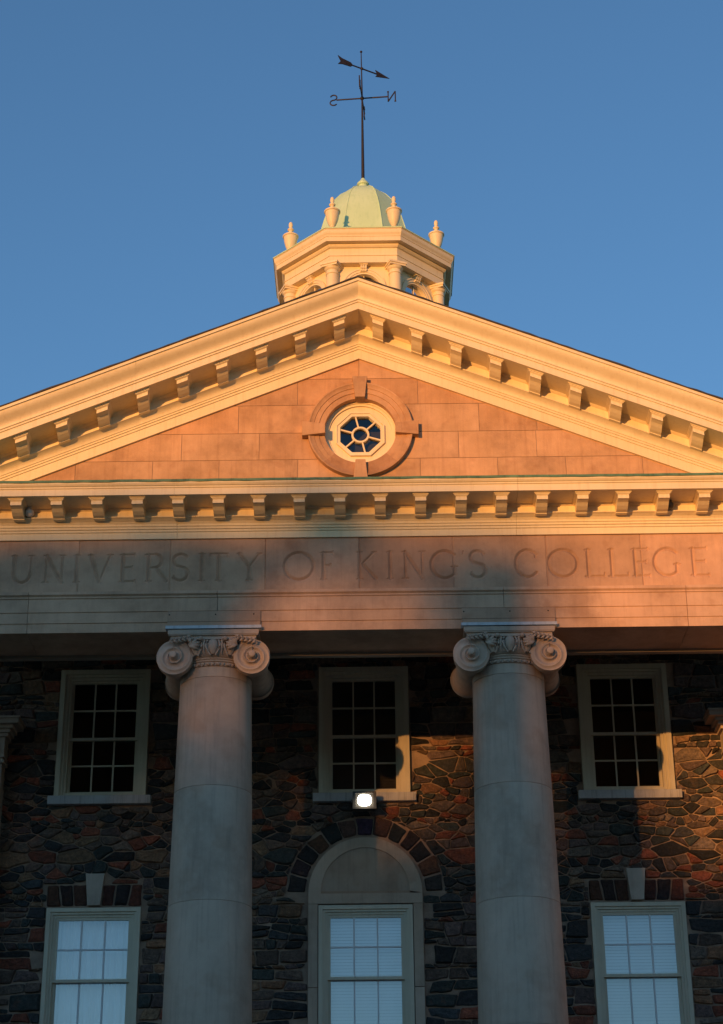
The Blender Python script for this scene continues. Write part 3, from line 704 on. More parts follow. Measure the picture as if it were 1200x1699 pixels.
f1 = ringm(0.335, 0.478, 0.055, 0.12, 64, None, 8, r8).build('frame', M['cream'], ow)
ringm(0.42, 0.474, 0.03, 0.12).build('moulding', M['cream'], f1, smooth=30)
ringm(0.452, 0.477, 0.012, 0.12).build('moulding', M['cream'], f1, smooth=30)
f2 = ringm(0.288, 0.342, 0.035, 0.12, 64, 8, 8, r8).build('sash', M['cream'], ow)
ringm(0.330, 0.346, 0.022, 0.11, 64, 8, 8, r8).build('bead', M['cream'], f2)
hub = ringm(0.093, 0.118, 0.045, 0.085, 64).build('hub', M['cream'], ow, smooth=30)
sp = MB()
for i in range(6):
    a = R(43 + 60 * i)
    ca_, sa_ = math.cos(a), math.sin(a); wv = 0.0095
    pl = [(0.108, -wv), (0.30, -wv), (0.30, wv), (0.108, wv)]
    sp.loft([[(p * ca_ - q * sa_, yy, p * sa_ + q * ca_) for p, q in pl] for yy in (0.05, 0.08)])
sp.build('glazing_bars', M['cream'], hub)
MB().add([(0.33 * math.cos(R(22.5 + 45 * i)), 0.088, 0.33 * math.sin(R(22.5 + 45 * i))) for i in range(8)], [tuple(range(8))]).build('pane', M['oculus_glass'], ow)
MB().box(-0.6, 0.6, 0.45, 0.9, -0.6, 0.6).build('attic_interior', M['dark'], ow)

# portico columns
def capital_parts(colroot):
    cap = MB()
    TCAP = (1.0, 0.97, 0.96)
    # neck astragal & echinus
    cap.lathe([(0.449, 9.545), (0.449, 9.553), (0.466, 9.558), (0.466, 9.60), (0.462, 9.604), (0.478, 9.612), (0.478, 9.632), (0.492, 9.638), (0.492, 9.656), (0.505, 9.662), (0.535, 9.69), (0.555, 9.73), (0.56, 9.78), (0.55, 9.83), (0.50, 9.87), (0.45, 9.89)], (0, 0, 0), 72, tint=TCAP)
    # beads
    for i in range(48):
        a = 2 * math.pi * i / 48; rx = 0.026 if i % 2 else 0.012
        c = (0.474 * math.cos(a), 0.474 * math.sin(a), 9.578)
        u = (-math.sin(a), math.cos(a)); pts_ = [(c[0] + u[0] * t, c[1] + u[1] * t, c[2]) for t in (-rx, -rx * 0.8, 0, rx * 0.8, rx)]
        cap.tube(pts_, [0.006, 0.018, 0.022, 0.018, 0.006], 8, tint=TCAP)
    # eggs and darts
    for i in range(16):
        a = 2 * math.pi * (i + 0.5) / 16 - math.pi / 16; c = (0.565 * math.cos(a), 0.565 * math.sin(a))
        rings = []
        u = (-math.sin(a), math.cos(a)); o_ = (math.cos(a), math.sin(a))
        for k in range(7):
            t = k / 6; zz = 9.675 + 0.19 * t; wd = 0.066 * math.sin(math.pi * (0.12 + 0.62 * t)); dp = 0.065 * math.sin(math.pi * (0.1 + 0.75 * t))
            rings.append([(c[0] + u[0] * wd * math.cos(b) + o_[0] * (dp * math.sin(b) - 0.02), c[1] + u[1] * wd * math.cos(b) + o_[1] * (dp * math.sin(b) - 0.02), zz) for b in [2 * math.pi * q / 12 for q in range(12)]])
        cap.loft(rings, tint=(1.04, 1.0, 0.98))
        for sgn in (-1, 1):                                       # shell round each egg
            pts_ = []
            for k in range(7):
                t = k / 6; b = a + sgn * (0.150 * math.sin(math.pi * (0.12 + 0.60 * t))) ; rr_ = 0.555 + 0.035 * math.sin(math.pi * t)
                pts_.append((rr_ * math.cos(b), rr_ * math.sin(b), 9.665 + 0.205 * t))
            cap.tube(pts_, 0.012, 6, tint=TCAP)
        b = a + math.pi / 16; cap.tube([(0.545 * math.cos(b), 0.545 * math.sin(b), 9.675), (0.585 * math.cos(b), 0.585 * math.sin(b), 9.76), (0.585 * math.cos(b), 0.585 * math.sin(b), 9.855)], [0.003, 0.012, 0.018], 6, tint=TCAP)
    # canalis slabs between the volutes, front and back
    for sg in (-1, 1):
        y0, y1 = sorted((sg * 0.36, sg * 0.545)); cap.box(-0.5, 0.5, y0, y1, 9.845, 9.885, TCAP)
        y0, y1 = sorted((sg * 0.50, sg * 0.575)); cap.box(-0.46, 0.46, y0, y1, 9.865, 9.895, TCAP)
    cap.box(-0.5, 0.5, -0.36, 0.36, 9.80, 9.885, TCAP)
    # abacus
    for hw, za, zb in ((0.535, 9.895, 9.925), (0.56, 9.926, 9.94), (0.568, 9.941, 9.998)):
        cap.box(-hw, hw, -hw, hw, za, zb, TCAP)
    co = cap.build('capital', M['column'], colroot, smooth=40)
    # volutes
    def volute(sx, sy):
        m = MB(); RV_ = 0.245; kk = math.log(RV_ / 0.045) / 2.6; nr, na = 40, 72
        cx, cz = sx * 0.49, 9.652; yb = sy * 0.50; vs_ = []; fs_ = []
        for i in range(nr + 1):
            for j in range(na):
                th_ = 2 * math.pi * j / na
                Rm = RV_ * math.exp(-kk * 0.30 * (th_ / (2 * math.pi)))    # outer turn shrinks as it winds
                r_ = Rm * (1 - i / nr) if i < nr else 0.0005
                if r_ < 0.0005: r_ = 0.0005
                q = math.log(RV_ / r_) / kk - th_ / (2 * math.pi) * 1.0 + 0.70 * th_ / (2 * math.pi)
                q = math.log(RV_ / r_) / kk - th_ / (2 * math.pi)
                if q < 0: q += 1.0; base = -1
                turn = math.floor(q); fr = q - turn
                if r_ < 0.045: h = 0.118 + 0.02 * math.sqrt(max(0, 1 - (r_ / 0.045) ** 2))
                else:
                    prof_ = 0.030 if fr < 0.20 else 0.030 - 0.026 * math.sin(math.pi * (fr - 0.20) / 0.80) ** 0.7
                    h = 0.027 * turn + prof_
                # start angle at top, winding outward
                ang = math.pi / 2 + sx * th_ 
                vs_.append((cx + r_ * math.cos(ang), yb + sy * h, cz + r_ * math.sin(ang)))
        for i in range(nr):
            for j in range(na): fs_.append((i * na + j, i * na + (j + 1) % na, (i + 1) * na + (j + 1) % na, (i + 1) * na + j))
        m.add(vs_, fs_, TCAP)
        rim = [vs_[j] for j in range(na)]; rim2 = [(x, sy * 0.40, z_) for x, y, z_ in rim]
        m.loft([rim2, rim], caps=False, tint=TCAP)
        return m
    for sy in (-1, 1):
        for sx in (-1, 1):
            v = volute(sx, sy).build('volute', M['column'], co, smooth=35)
    # bolsters, hourglass shaped with a belt
    for sx in (-1, 1):
        m = MB(); pr_ = []
        for k in range(25):
            t = -1 + 2 * k / 24; r_ = 0.155 + 0.075 * abs(t) ** 1.7
            if abs(t) < 0.10: r_ += 0.018
            elif abs(t) < 0.2: r_ += 0.008
            pr_.append((r_, t * 0.48))
        m.lathe(pr_, (sx * 0.48, 0, 9.665), 40, 'y', tint=TCAP); m.build('bolster', M['column'], co, smooth=40)
    # palmette leaves springing from each volute over the egg moulding, and acanthus tips at the corners
    lf = MB()
    for sy in (-1, 1):
        for sx in (-1, 1):
            for k in range(6):
                a0 = R(-62 + 24 * k); L = 0.155 - 0.008 * abs(k - 2); base = (sx * 0.30, sy * 0.575, 9.80)
                pts_ = []
                for q in range(6):
                    t = q / 5; bend = a0 + R(35) * t
                    pts_.append((base[0] - sx * L * t * math.cos(bend) * 0.95, base[1] + sy * (0.03 * math.sin(math.pi * t) + 0.0), base[2] + L * t * math.sin(bend) * 0.75 - 0.01))
                lf.tube(pts_, [0.009, 0.016, 0.021, 0.023, 0.020, 0.006], 8, tint=(1.05, 1.02, 1.0))
            lf.ball((sx * 0.155, sy * 0.60, 9.865), 0.032, 0.03, 0.032, tint=(1.05, 1.02, 1.0))
            for k in range(5):                                   # leaf running back over the volute top
                t0 = k / 5; b0_ = (sx * (0.33 + 0.052 * k), sy * 0.585, 9.875 - 0.010 * k)
                for dz in (0.035, -0.03):
                    lf.tube([b0_, (b0_[0] - sx * 0.02, b0_[1] + sy * 0.02, b0_[2] + dz * 0.5), (b0_[0] - sx * 0.05, b0_[1] + sy * 0.01, b0_[2] + dz)], [0.012, 0.017, 0.004], 6, tint=(1.05, 1.02, 1.0))
    lf.build('carved_leaves', M['column'], co, smooth=50)
    return co
def make_column(x):
    root = bpy.data.objects.new('column', None); C.objects.link(root); root.parent = B; root.location = (x, -3.3, 0)
    sh = MB(); joints = [0.62, 2.2, 3.75, 5.16, 6.62, 8.02, 9.42, 9.552]
    rad = lambda z_: 0.452 + 0.118 * (1 - (min(1, (z_ - 0.6) / 8.8)) ** 1.55)
    for i in range(len(joints) - 1):
        a, b = joints[i], joints[i + 1]; pr_ = [(rad(a) - 0.005, a), (rad(a), a + 0.0035)]
        for k in range(1, 7): zz = a + (b - a) * k / 7; pr_.append((rad(zz), zz))
        pr_ += [(rad(b), b - 0.0035), (rad(b) - 0.005, b)]
        t_ = rt(0.05, 0.02) if i < 6 else (1.02, 1.0, 0.98)
        if i == 5: t_ = (0.98, 0.93, 0.91)
        sh.lathe(pr_, (0, 0, 0), 72, tint=t_)
    sh.build('shaft', M['column'], root, smooth=40)
    bs = MB().lathe([(0.78, 0.3), (0.80, 0.36), (0.78, 0.42), (0.68, 0.46), (0.66, 0.50), (0.70, 0.54), (0.69, 0.58), (0.60, 0.62)], (0, 0, 0), 64); bs.box(-0.82, 0.82, -0.82, 0.82, 0.0, 0.30)
    bs.build('base', M['column'], root, smooth=40)
    capital_parts(root)
    return root
c0_ = make_column(-1.85)
for x in (1.85, -5.55, 5.55): dup(c0_, B, (x, -3.3, 0))
# lead-covered blocks over the capitals
for x in (-1.85, 1.85, -5.55, 5.55):
    m = MB(); m.box(x - 0.585, x + 0.585, YF - 0.030, YF - 0.001, 10.058, 10.262, (0.80, 0.80, 0.80)); m.box(x - 0.585, x + 0.585, YF - 0.034, YF - 0.0305, 10.118, 10.122, (0.3, 0.3, 0.3))
    for q in (-0.56, 0.02, 0.5): m.ball((x + q, YF - 0.032, 10.215), 0.010, tint=(0.1, 0.1, 0.1), seg=8)
    m.build('impost_block', M['grey'], B)
    m = MB(); m.box(x - 0.60, x + 0.60, YF - 0.075, YF - 0.03, 10.012, 10.052); m.box(x - 0.60, x + 0.60, YF - 0.03, YF + 0.0, 10.0045, 10.052); m.build('lead_strip', M['lead'], B)
# porch floor, steps
m = MB(); m.box(-7.2, 7.2, -5.0, 0.03, -0.02, 0.0)
m = MB()
for k in range(3): m.box(-7.0 - 0.35 * k, 7.0 + 0.35 * k, -4.7 - 0.35 * k, 0.02, -0.32 + 0.0 - 0.001 * k if False else 0.0, 0.30 - 0.1 * k - 0.0)
# pilasters at the wall ends
for s in (-1, 1):
    root = bpy.data.objects.new('pilaster', None); C.objects.link(root); root.parent = B; root.location = (s * 5.60, 0, 0)
    m = MB(); m.box(-0.47, 0.47, -0.26, 0.03, 0, 9.42, (0.95, 0.95, 0.97)); m.build('shaft', M['column'], root)
    m = MB()
    for hw, yy, za, zb in ((0.50, -0.29, 9.42, 9.46), (0.47, -0.26, 9.461, 9.50), (0.50, -0.29, 9.501, 9.53), (0.49, -0.275, 9.531, 9.80), (0.53, -0.31, 9.801, 9.85), (0.57, -0.35, 9.851, 9.90), (0.61, -0.39, 9.901, 9.95), (0.70, -0.46, 9.951, 10.02), (0.72, -0.48, 10.021, 10.05)):
        m.box(-hw, hw, yy, 0.03, za, zb)
    for k in range(-3, 4):                                       # carved leaf fan under the abacus
        a = R(90 - 24 * k)
        m.tube([(0, -0.29, 9.56), (0.10 * math.cos(a), -0.31, 9.56 + 0.11 * math.sin(a)), (0.17 * math.cos(a), -0.30, 9.56 + 0.19 * math.sin(a))], [0.012, 0.024, 0.008], 8)
        for q in (-0.31, 0.31):
            m.tube([(q, -0.29, 9.56), (q + 0.07 * math.cos(a), -0.31, 9.56 + 0.09 * math.sin(a)), (q + 0.13 * math.cos(a), -0.30, 9.56 + 0.17 * math.sin(a))], [0.010, 0.02, 0.006], 8)
    m.build('capital', M['column'], root)

# ------------------------------------------------------------------ cupola
KX, KY = 0.05, 7.0
K = empty('cupola', 'cream octagonal wooden cupola with green domed copper roof behind the pediment', 'cupola', (KX, KY, 14.5))
def oct_pts(ap, z_, n=8):
    r_ = ap / math.cos(math.pi / 8); return [(r_ * math.cos(math.pi / 8 + math.pi / 4 * i), r_ * math.sin(math.pi / 8 + math.pi / 4 * i), z_ - 14.5) for i in range(8)]
def oct_loft(mb, prof, caps=False): return mb.loft([oct_pts(a, z_) for a, z_ in prof], caps=caps)
m = MB(); m.box(-1.75, 1.75, -1.75, 1.75, -1.5, 4.4); m.box(-1.85, 1.85, -1.85, 1.85, 4.401, 4.6)
m.build('base', M['cream'], K)
oct_loft(MB(), [(1.72, 19.1), (1.72, 19.45), (1.66, 19.5)], True).build('plinth', M['cream'], K)
# walls with arched openings on each face
wall = MB(); AP = 1.45; half = AP * math.tan(math.pi / 8)
AW, ZSPR, ZB, ZT = 0.32, 20.83, 19.75, 21.36
for f in range(8):
    a = math.pi / 4 * f; nx, ny = math.cos(a), math.sin(a); tx, ty_ = -math.sin(a), math.cos(a)
    P3 = lambda u, z_, d=0.0: (nx * (AP + d) + tx * u, ny * (AP + d) + ty_ * u, z_ - 14.5)
    wall.add([P3(-half, 19.4), P3(half, 19.4), P3(half, ZB), P3(-half, ZB)], [(0, 1, 2, 3)])
    wall.add([P3(-half, ZB), P3(-AW, ZB), P3(-AW, ZSPR), P3(-half, ZSPR)], [(0, 1, 2, 3)])
    wall.add([P3(AW, ZB), P3(half, ZB), P3(half, ZSPR), P3(AW, ZSPR)], [(0, 1, 2, 3)])
    nn = 20; A = [P3(AW * math.cos(math.pi * i / nn), ZSPR + AW * math.sin(math.pi * i / nn)) for i in range(nn + 1)]
    Bp = [P3(half * (1 - 2 * i / nn), ZT if 0 < i < nn else ZT) for i in range(nn + 1)]
    wall.add([P3(half, ZSPR), A[0], Bp[0]], [(0, 1, 2)]); wall.add([P3(-half, ZSPR), A[-1], Bp[-1]], [(0, 1, 2)])
    wall.add(A + Bp, [(i, i + 1, nn + 2 + i, nn + 1 + i) for i in range(nn)])
    # reveal
    RV2 = [P3(AW, ZB), *A, P3(-AW, ZB)]; RV3 = [P3(AW, ZB, -0.1)] + [P3(AW * math.cos(math.pi * i / nn), ZSPR + AW * math.sin(math.pi * i / nn), -0.1) for i in range(nn + 1)] + [P3(-AW, ZB, -0.1)]
    wall.add(RV2 + RV3, [(i, i + 1, len(RV2) + i + 1, len(RV2) + i) for i in range(len(RV2) - 1)])
wall.build('wall', M['cream'], K)
oct_loft(MB(), [(1.20, 19.4), (1.20, 21.4)]).build('dark_interior', M['dark'], K)
for f in range(8):
    a = math.pi / 4 * f; nx, ny = math.cos(a), math.sin(a); tx, ty_ = -math.sin(a), math.cos(a)
    P3 = lambda u, z_, d=0.0: (nx * (AP + d) + tx * u, ny * (AP + d) + ty_ * u, z_ - 14.5)
    wn = bpy.data.objects.new('arched_window', None); C.objects.link(wn); wn.parent = K
    am_ = MB(); nn = 24                                            # archivolt with steps
    for r0_, r1_, d in ((AW, AW + 0.035, 0.02), (AW + 0.035, AW + 0.085, 0.035), (AW + 0.085, AW + 0.11, 0.05)):
        pts_ = []
        ang = [(0, -1)] + [(math.pi * i / nn, 0) for i in range(nn + 1)] + [(math.pi, -1)]
        for t, fl_ in ang:
            for r_, dd in ((r0_, 0.0), (r0_, d), (r1_, d), (r1_, 0.0)):
                pts_.append(P3(r_ * math.cos(t), (ZB if fl_ else ZSPR + r_ * math.sin(t)), dd))
        L = len(ang); am_.add(pts_, [(4 * i + q, 4 * i + 4 + q, 4 * i + 5 + q, 4 * i + 1 + q) for i in range(L - 1) for q in range(3)])
    am_.build('frame', M['cream'], wn, smooth=30)
    gl = MB(); gl.add([P3(AW * math.cos(math.pi * i / nn), ZSPR + AW * math.sin(math.pi * i / nn), -0.07) for i in range(nn + 1)] + [P3(-AW, ZB, -0.07), P3(AW, ZB, -0.07)], [tuple(range(nn + 3))])
    gl.build('pane', M['oculus_glass'], wn)
    br = MB(); br.tube([P3(0, ZB, -0.06), P3(0, ZSPR + AW, -0.06)], 0.014, 6); br.tube([P3(-AW, ZSPR, -0.06), P3(AW, ZSPR, -0.06)], 0.014, 6); br.tube([P3(-AW, (ZB + ZSPR) / 2, -0.06), P3(AW, (ZB + ZSPR) / 2, -0.06)], 0.014, 6)
    br.build('glazing_bars', M['cream'], wn)
    kb = MB()                                                    # scrolled keystone bracket
    prf = [(0.0, 21.33), (0.10, 21.33), (0.10, 21.31), (0.085, 21.30), (0.092, 21.28), (0.082, 21.25), (0.060, 21.235), (0.066, 21.215), (0.058, 21.195), (0.035, 21.185), (0.0, 21.185)]
    kb.loft([[P3(u, z_, d) for d, z_ in prf] for u in (-0.066, 0.066)])
    for uc in (-0.046, 0.0, 0.046): kb.loft([[P3(uc + u, z_, d + 0.014) for d, z_ in prf[2:9]] + [P3(uc + u, 21.19, 0.0)] for u in (-0.013, 0.013)])
    kb.loft([[P3(u, z_, d) for d, z_ in ((0, 21.312), (0.115, 21.312), (0.115, 21.334), (0, 21.334))] for u in (-0.082, 0.082)])
    kb.build('keystone_bracket', M['cream'], wn)
ent = MB(); oct_loft(ent, [(1.40, 21.335), (1.60, 21.335), (1.60, 21.485), (1.615, 21.49), (1.615, 21.50), (1.60, 21.505), (1.60, 21.66), (1.63, 21.67), (1.655, 21.70), (1.665, 21.725), (1.66, 21.73)])
ent.build('entablature', M['cream'], K)
cor = MB(); oct_loft(cor, [(1.60, 21.735), (1.765, 21.735), (1.765, 21.83), (1.775, 21.835), (1.778, 21.855), (1.788, 21.875), (1.803, 21.90), (1.812, 21.93), (1.815, 21.975), (1.825, 21.98), (1.825, 22.005)])
cor.build('cornice', M['cream'], K)
oct_loft(MB(), [(1.835, 21.992), (1.84, 22.012), (1.35, 22.12), (1.02, 22.18)], False).build('copper_apron', M['copper'], K)
for f in range(8):                                               # engaged corner columns and the urns above them
    a = math.pi / 8 + math.pi / 4 * f; r_ = 1.49 / math.cos(math.pi / 8); cx, cy = r_ * math.cos(a), r_ * math.sin(a)
    if f == 0:
        ck = bpy.data.objects.new('corner_column', None); C.objects.link(ck); ck.parent = K; ck.location = (cx, cy, 0)
        MB().lathe([(0.135, 5.0), (0.135, 5.1), (0.122, 5.12), (0.118, 6.55), (0.118, 6.60)], (0, 0, 0), 24).build('shaft', M['cream'], ck, smooth=35)
        mm = MB().lathe([(0.12, 6.60), (0.132, 6.61), (0.132, 6.63), (0.122, 6.635), (0.122, 6.69), (0.135, 6.70), (0.155, 6.725), (0.162, 6.75)], (0, 0, 0), 24)
        mm.build('capital', M['cream'], ck, smooth=35)
        ab = MB(); ab.box(-0.165, 0.165, -0.165, 0.165, 6.751, 6.79); ab.box(-0.182, 0.182, -0.182, 0.182, 6.791, 6.834); abo = ab.build('abacus', M['cream'], ck)
        ur = bpy.data.objects.new('urn', None); C.objects.link(ur); ur.parent = K; ur.location = (cx, cy, 7.53)
        MB().box(-0.11, 0.11, -0.11, 0.11, -0.05, 0.04).build('base', M['cream'], ur)
        MB().lathe([(0.085, 0.04), (0.085, 0.10), (0.06, 0.12), (0.046, 0.15), (0.046, 0.19), (0.058, 0.20), (0.058, 0.212), (0.050, 0.22), (0.075, 0.26), (0.103, 0.33), (0.126, 0.42), (0.138, 0.50), (0.143, 0.545), (0.162, 0.556), (0.165, 0.58), (0.148, 0.59)], (0, 0, 0), 32).build('bowl', M['cream'], ur, smooth=35)
        MB().lathe([(0.148, 0.59), (0.12, 0.615), (0.08, 0.635), (0.050, 0.65), (0.040, 0.67), (0.036, 0.70), (0.047, 0.715), (0.064, 0.73), (0.066, 0.745), (0.048, 0.76), (0.034, 0.775), (0.034, 0.80), (0.042, 0.83), (0.042, 0.87), (0.034, 0.905), (0.018, 0.925), (0.003, 0.935)], (0, 0, 0), 24).build('lid', M['cream'], ur, smooth=40)
        ab_rot = abo
    else:
        c = dup(ck, K, (cx, cy, 0)); dup(ur, K, (cx, cy, 7.53))
        ab_rot = [q for q in c.children if q.name.startswith('abacus')][0]
    ab_rot.rotation_euler = (0, 0, a)
dm = MB()
DP = [(1.06, 22.13), (1.01, 22.20), (0.965, 22.45), (0.915, 22.72), (0.855, 23.0), (0.785, 23.28), (0.70, 23.52), (0.60, 23.74), (0.47, 23.92), (0.32, 24.05), (0.15, 24.13), (0.09, 24.16)]
oct_loft(dm, DP, True)
dm.build('dome', M['copper'], K, smooth=22)
rb = MB()
for i in range(8):
    a = math.pi / 8 + math.pi / 4 * i
    rb.tube([((q / math.cos(math.pi / 8)) * math.cos(a), (q / math.cos(math.pi / 8)) * math.sin(a), zz - 14.5) for q, zz in DP[1:-1]], 0.011, 6)
rb.build('roof_seams', M['copper'], K)
MB().lathe([(0.14, 9.62), (0.15, 9.66), (0.12, 9.69), (0.10, 9.72), (0.095, 9.76), (0.125, 9.78), (0.13, 9.81), (0.10, 9.85), (0.06, 9.90), (0.035, 9.95), (0.03, 9.97)], (0, 0, 0), 24).build('finial', M['copper'], K, smooth=40)

# ------------------------------------------------------------------ weather vane
V = empty('weather_vane', 'black iron weather vane with arrow and compass letters on the dome', 'weather vane', (KX, KY, 24.40))
p = MB(); p.tube([(0, 0, 0), (0, 0, 1.0), (0, 0, 2.15), (-0.012, 0, 3.40)], [0.036, 0.028, 0.018, 0.010], 12); p.ball((-0.012, 0, 3.41), 0.028); p.ball((0, 0, 2.15), 0.045); p.build('pole', M['iron'], V, smooth=40)
AZ = R(-5)
def arm_pt(d, u, z_): return (d[0] * u, d[1] * u, z_)
dN = (math.cos(AZ), math.sin(AZ)); dE = (-math.sin(AZ), math.cos(AZ))
def letter(strokes, d, u0, flip, name):
    m = MB()
    for st_ in strokes: m.tube([arm_pt(d, u0 + flip * x, 2.15 + z_) for x, z_ in st_], 0.015, 6)
    return m.build(name, M['iron'], V)
ar = MB(); ar.tube([arm_pt(dN, -0.56, 2.15), arm_pt(dN, 0.56, 2.15)], 0.016, 8); ar.tube([arm_pt(dE, -0.46, 2.15), arm_pt(dE, 0.46, 2.15)], 0.013, 8); ar.build('cross_arms', M['iron'], V)
h = 0.13
letter([[(0.0, h), (0.0, -h)], [(0.0, -h), (0.155, h)], [(0.155, h), (0.155, -h)], [(-0.02, h), (0.02, h)], [(0.135, -h), (0.175, -h)]], dN, 0.565, 1, 'letter')     # N, seen from behind
sarc = [(0.075 - 0.07 * math.cos(R(t)), 0.065 + 0.065 * math.sin(R(t))) for t in range(150, -100, -20)] + [(0.075 + 0.075 * math.cos(R(t)) * 1.0, -0.065 + 0.07 * math.sin(R(t))) for t in ()]
S_ = []
for t in range(20, 271, 18): S_.append((-0.075 + 0.070 * math.cos(R(t)), 0.068 + 0.066 * math.sin(R(t))))
for t in range(90, -161, -18): S_.append((-0.075 + 0.078 * math.cos(R(t)), -0.068 + 0.068 * math.sin(R(t))))
S_ = [(-0.15 - x, z_) for x, z_ in S_]
letter([S_], dN, -0.545, 1, 'letter')                                # S, seen from behind
letter([[(0, h), (0, -h)], [(0, h), (0.12, h)], [(0, 0), (0.09, 0)], [(0, -h), (0.12, -h)]], dE, 0.46, 1, 'letter')
letter([[(0, h), (0.04, -h)], [(0.04, -h), (0.08, h * .5)], [(0.08, h * .5), (0.12, -h)], [(0.12, -h), (0.16, h)]], dE, -0.46, -1, 'letter')
aw = MB(); dA = Vector((0.95, 0.56, 0)).normalized()
zA = 2.95
def apt(u, z_, t=0): return (dA.x * u - dA.y * t, dA.y * u + dA.x * t, zA + z_)
aw.tube([apt(-0.40, 0), apt(0.50, 0)], 0.016, 8)
for poly in ([(-0.24, 0.02), (-0.28, 0.06), (-0.40, 0.075), (-0.50, 0.09), (-0.60, 0.13), (-0.53, 0.0), (-0.60, -0.10), (-0.48, -0.065), (-0.40, -0.06), (-0.28, -0.055), (-0.24, -0.02)], [(0.34, 0.095), (0.70, 0.0), (0.34, -0.085), (0.39, 0.0)]):
    aw.loft([[apt(u, z_, t) for u, z_ in poly] for t in (-0.008, 0.008)])
aw.ball(apt(0, 0), 0.035); aw.build('arrow', M['iron'], V)

# ------------------------------------------------------------------ flood light and little fixtures
L_ = empty('flood_light', 'small lit flood light in black housing under the middle upper window', 'flood light', (0.0, -0.09, 8.81))
m = MB(); m.box(-0.045, 0.045, -0.10, 0.085, -0.03, 0.03); m.box(-0.165, 0.165, -0.20, -0.10, -0.125, 0.125); m.build('housing', M['black_plastic'], L_, bevel=0.012)
m = MB(); m.box(-0.165, -0.125, -0.225, -0.2005, -0.125, 0.125); m.box(0.125, 0.165, -0.225, -0.2005, -0.125, 0.125); m.box(-0.124, 0.124, -0.224, -0.2005, 0.098, 0.124); m.box(-0.124, 0.124, -0.224, -0.2005, -0.124, -0.098); m.box(-0.19, -0.17, -0.17, -0.02, -0.02, 0.02); m.box(0.17, 0.19, -0.17, -0.02, -0.02, 0.02); m.box(-0.19, 0.19, -0.02, 0.0, -0.02, 0.02); m.build('bezel', M['black_plastic'], L_)
pts_ = []
for i in range(40):
    a = 2 * math.pi * i / 40; q = (abs(math.cos(a)) ** 3.2 + abs(math.sin(a)) ** 3.2) ** (-1 / 3.2); pts_.append((0.092 * q * math.cos(a), 0.078 * q * math.sin(a)))
m = MB().loft([[(a * k, y, b * k) for a, b in pts_] for y, k in ((-0.201, 1), (-0.215, 1), (-0.222, 0.85))]); m.build('lens', M['lens'], L_)
pl = bpy.data.lights.new('lamp_light', 'SPOT'); plo = bpy.data.objects.new('lamp_light', pl); C.objects.link(plo); plo.parent = L_; plo.location = (0, -0.24, 0)
pl.energy = 6.0; pl.color = (1.0, 0.86, 0.62); pl.spot_size = R(168); pl.spot_blend = 0.6; pl.shadow_soft_size = 0.06; plo.rotation_euler = (R(70), 0, 0)
for x, lb, gm in ((-4.235, 'round white dome camera under the cornice left of the first bracket gap', 'white_plastic'), (3.955, 'round dome camera darkened for shade beside a bracket under the right cornice', 'black_plastic')):  # right camera's dark housing colour stands in for the shade on it
    d = empty('dome_camera', lb.replace(' left of the first bracket gap', ' at the left end'), 'camera', (x, -4.0, ZS), 'dome cameras under the cornice')
    MB().lathe([(0.035, 0.0), (0.035, -0.04), (0.055, -0.045), (0.058, -0.07), (0.052, -0.095), (0.035, -0.115), (0.01, -0.122)], (0, 0, 0), 24).build('housing', M[gm], d, smooth=45)
    MB().ball((0, -0.03, -0.085), 0.03, 0.03, 0.03).build('lens', M['white_plastic' if gm == 'white_plastic' else 'black_plastic'], d, smooth=60)

# ------------------------------------------------------------------ behind the camera, unseen: hall and trees shaped to shade the facade
TD = 110.0; KXS = math.tan(SUN_AZ); KZS = math.tan(SUN_EL) / math.cos(SUN_AZ)
def back(Xw, zw, t=TD): return (Xw - t * KXS, -t, zw + t * KZS)
hx, hy, hz = back(0, 0)
H = empty('unseen_hall', 'unseen long brick hall with tall chimney, shaped to shade the facade', 'building', (hx, hy, 0))  # unseen; roofline, chimney and annex outlined by the shadow they should cast
rz = 8.1 + TD * KZS
m = MB(); m.box(-16, 3.2, -5, 5, 0, rz - 3.2)
m.add([(-16, -5, rz - 3.2), (-16, 5, rz - 3.2), (-16, 0, rz)], [(0, 1, 2)]); m.add([(3.2, -5, rz - 3.2), (3.2, 5, rz - 3.2), (3.2, 0, rz)], [(0, 1, 2)])
m.build('wall', M['brick'], H)
m = MB(); m.loft([[(-16.4, y, z_) for y, z_ in ((-5.5, rz - 3.4), (0, rz), (5.5, rz - 3.4), (5.5, rz - 3.2), (0, rz + 0.2), (-5.5, rz - 3.2))], [(3.5, y, z_) for y, z_ in ((-5.5, rz - 3.4), (0, rz), (5.5, rz - 3.4), (5.5, rz - 3.2), (0, rz + 0.2), (-5.5, rz - 3.2))]])
m.build('roof', M['slate'], H)
m = MB(); m.box(2.85, 3.92, -0.7, 0.7, 4, 10.95 + TD * KZS); m.box(2.78, 3.98, -0.78, 0.78, 10.96 + TD * KZS, 11.05 + TD * KZS); m.build('chimney', M['brick'], H)
m = MB(); m.box(3.51, 4.9, -3, 3, 0, 7.95 + TD * KZS); m.build('annex', M['brick'], H)
for k in range(7):
    wn = MB().box(-14.5 + k * 2.6, -13.3 + k * 2.6, 5.0, 5.03, 3.0, 5.0).build('window', M['window_cream'], H)
    MB().box(-14.4 + k * 2.6, -13.4 + k * 2.6, 5.031, 5.04, 3.1, 4.9).build('pane', M['dark'], wn)
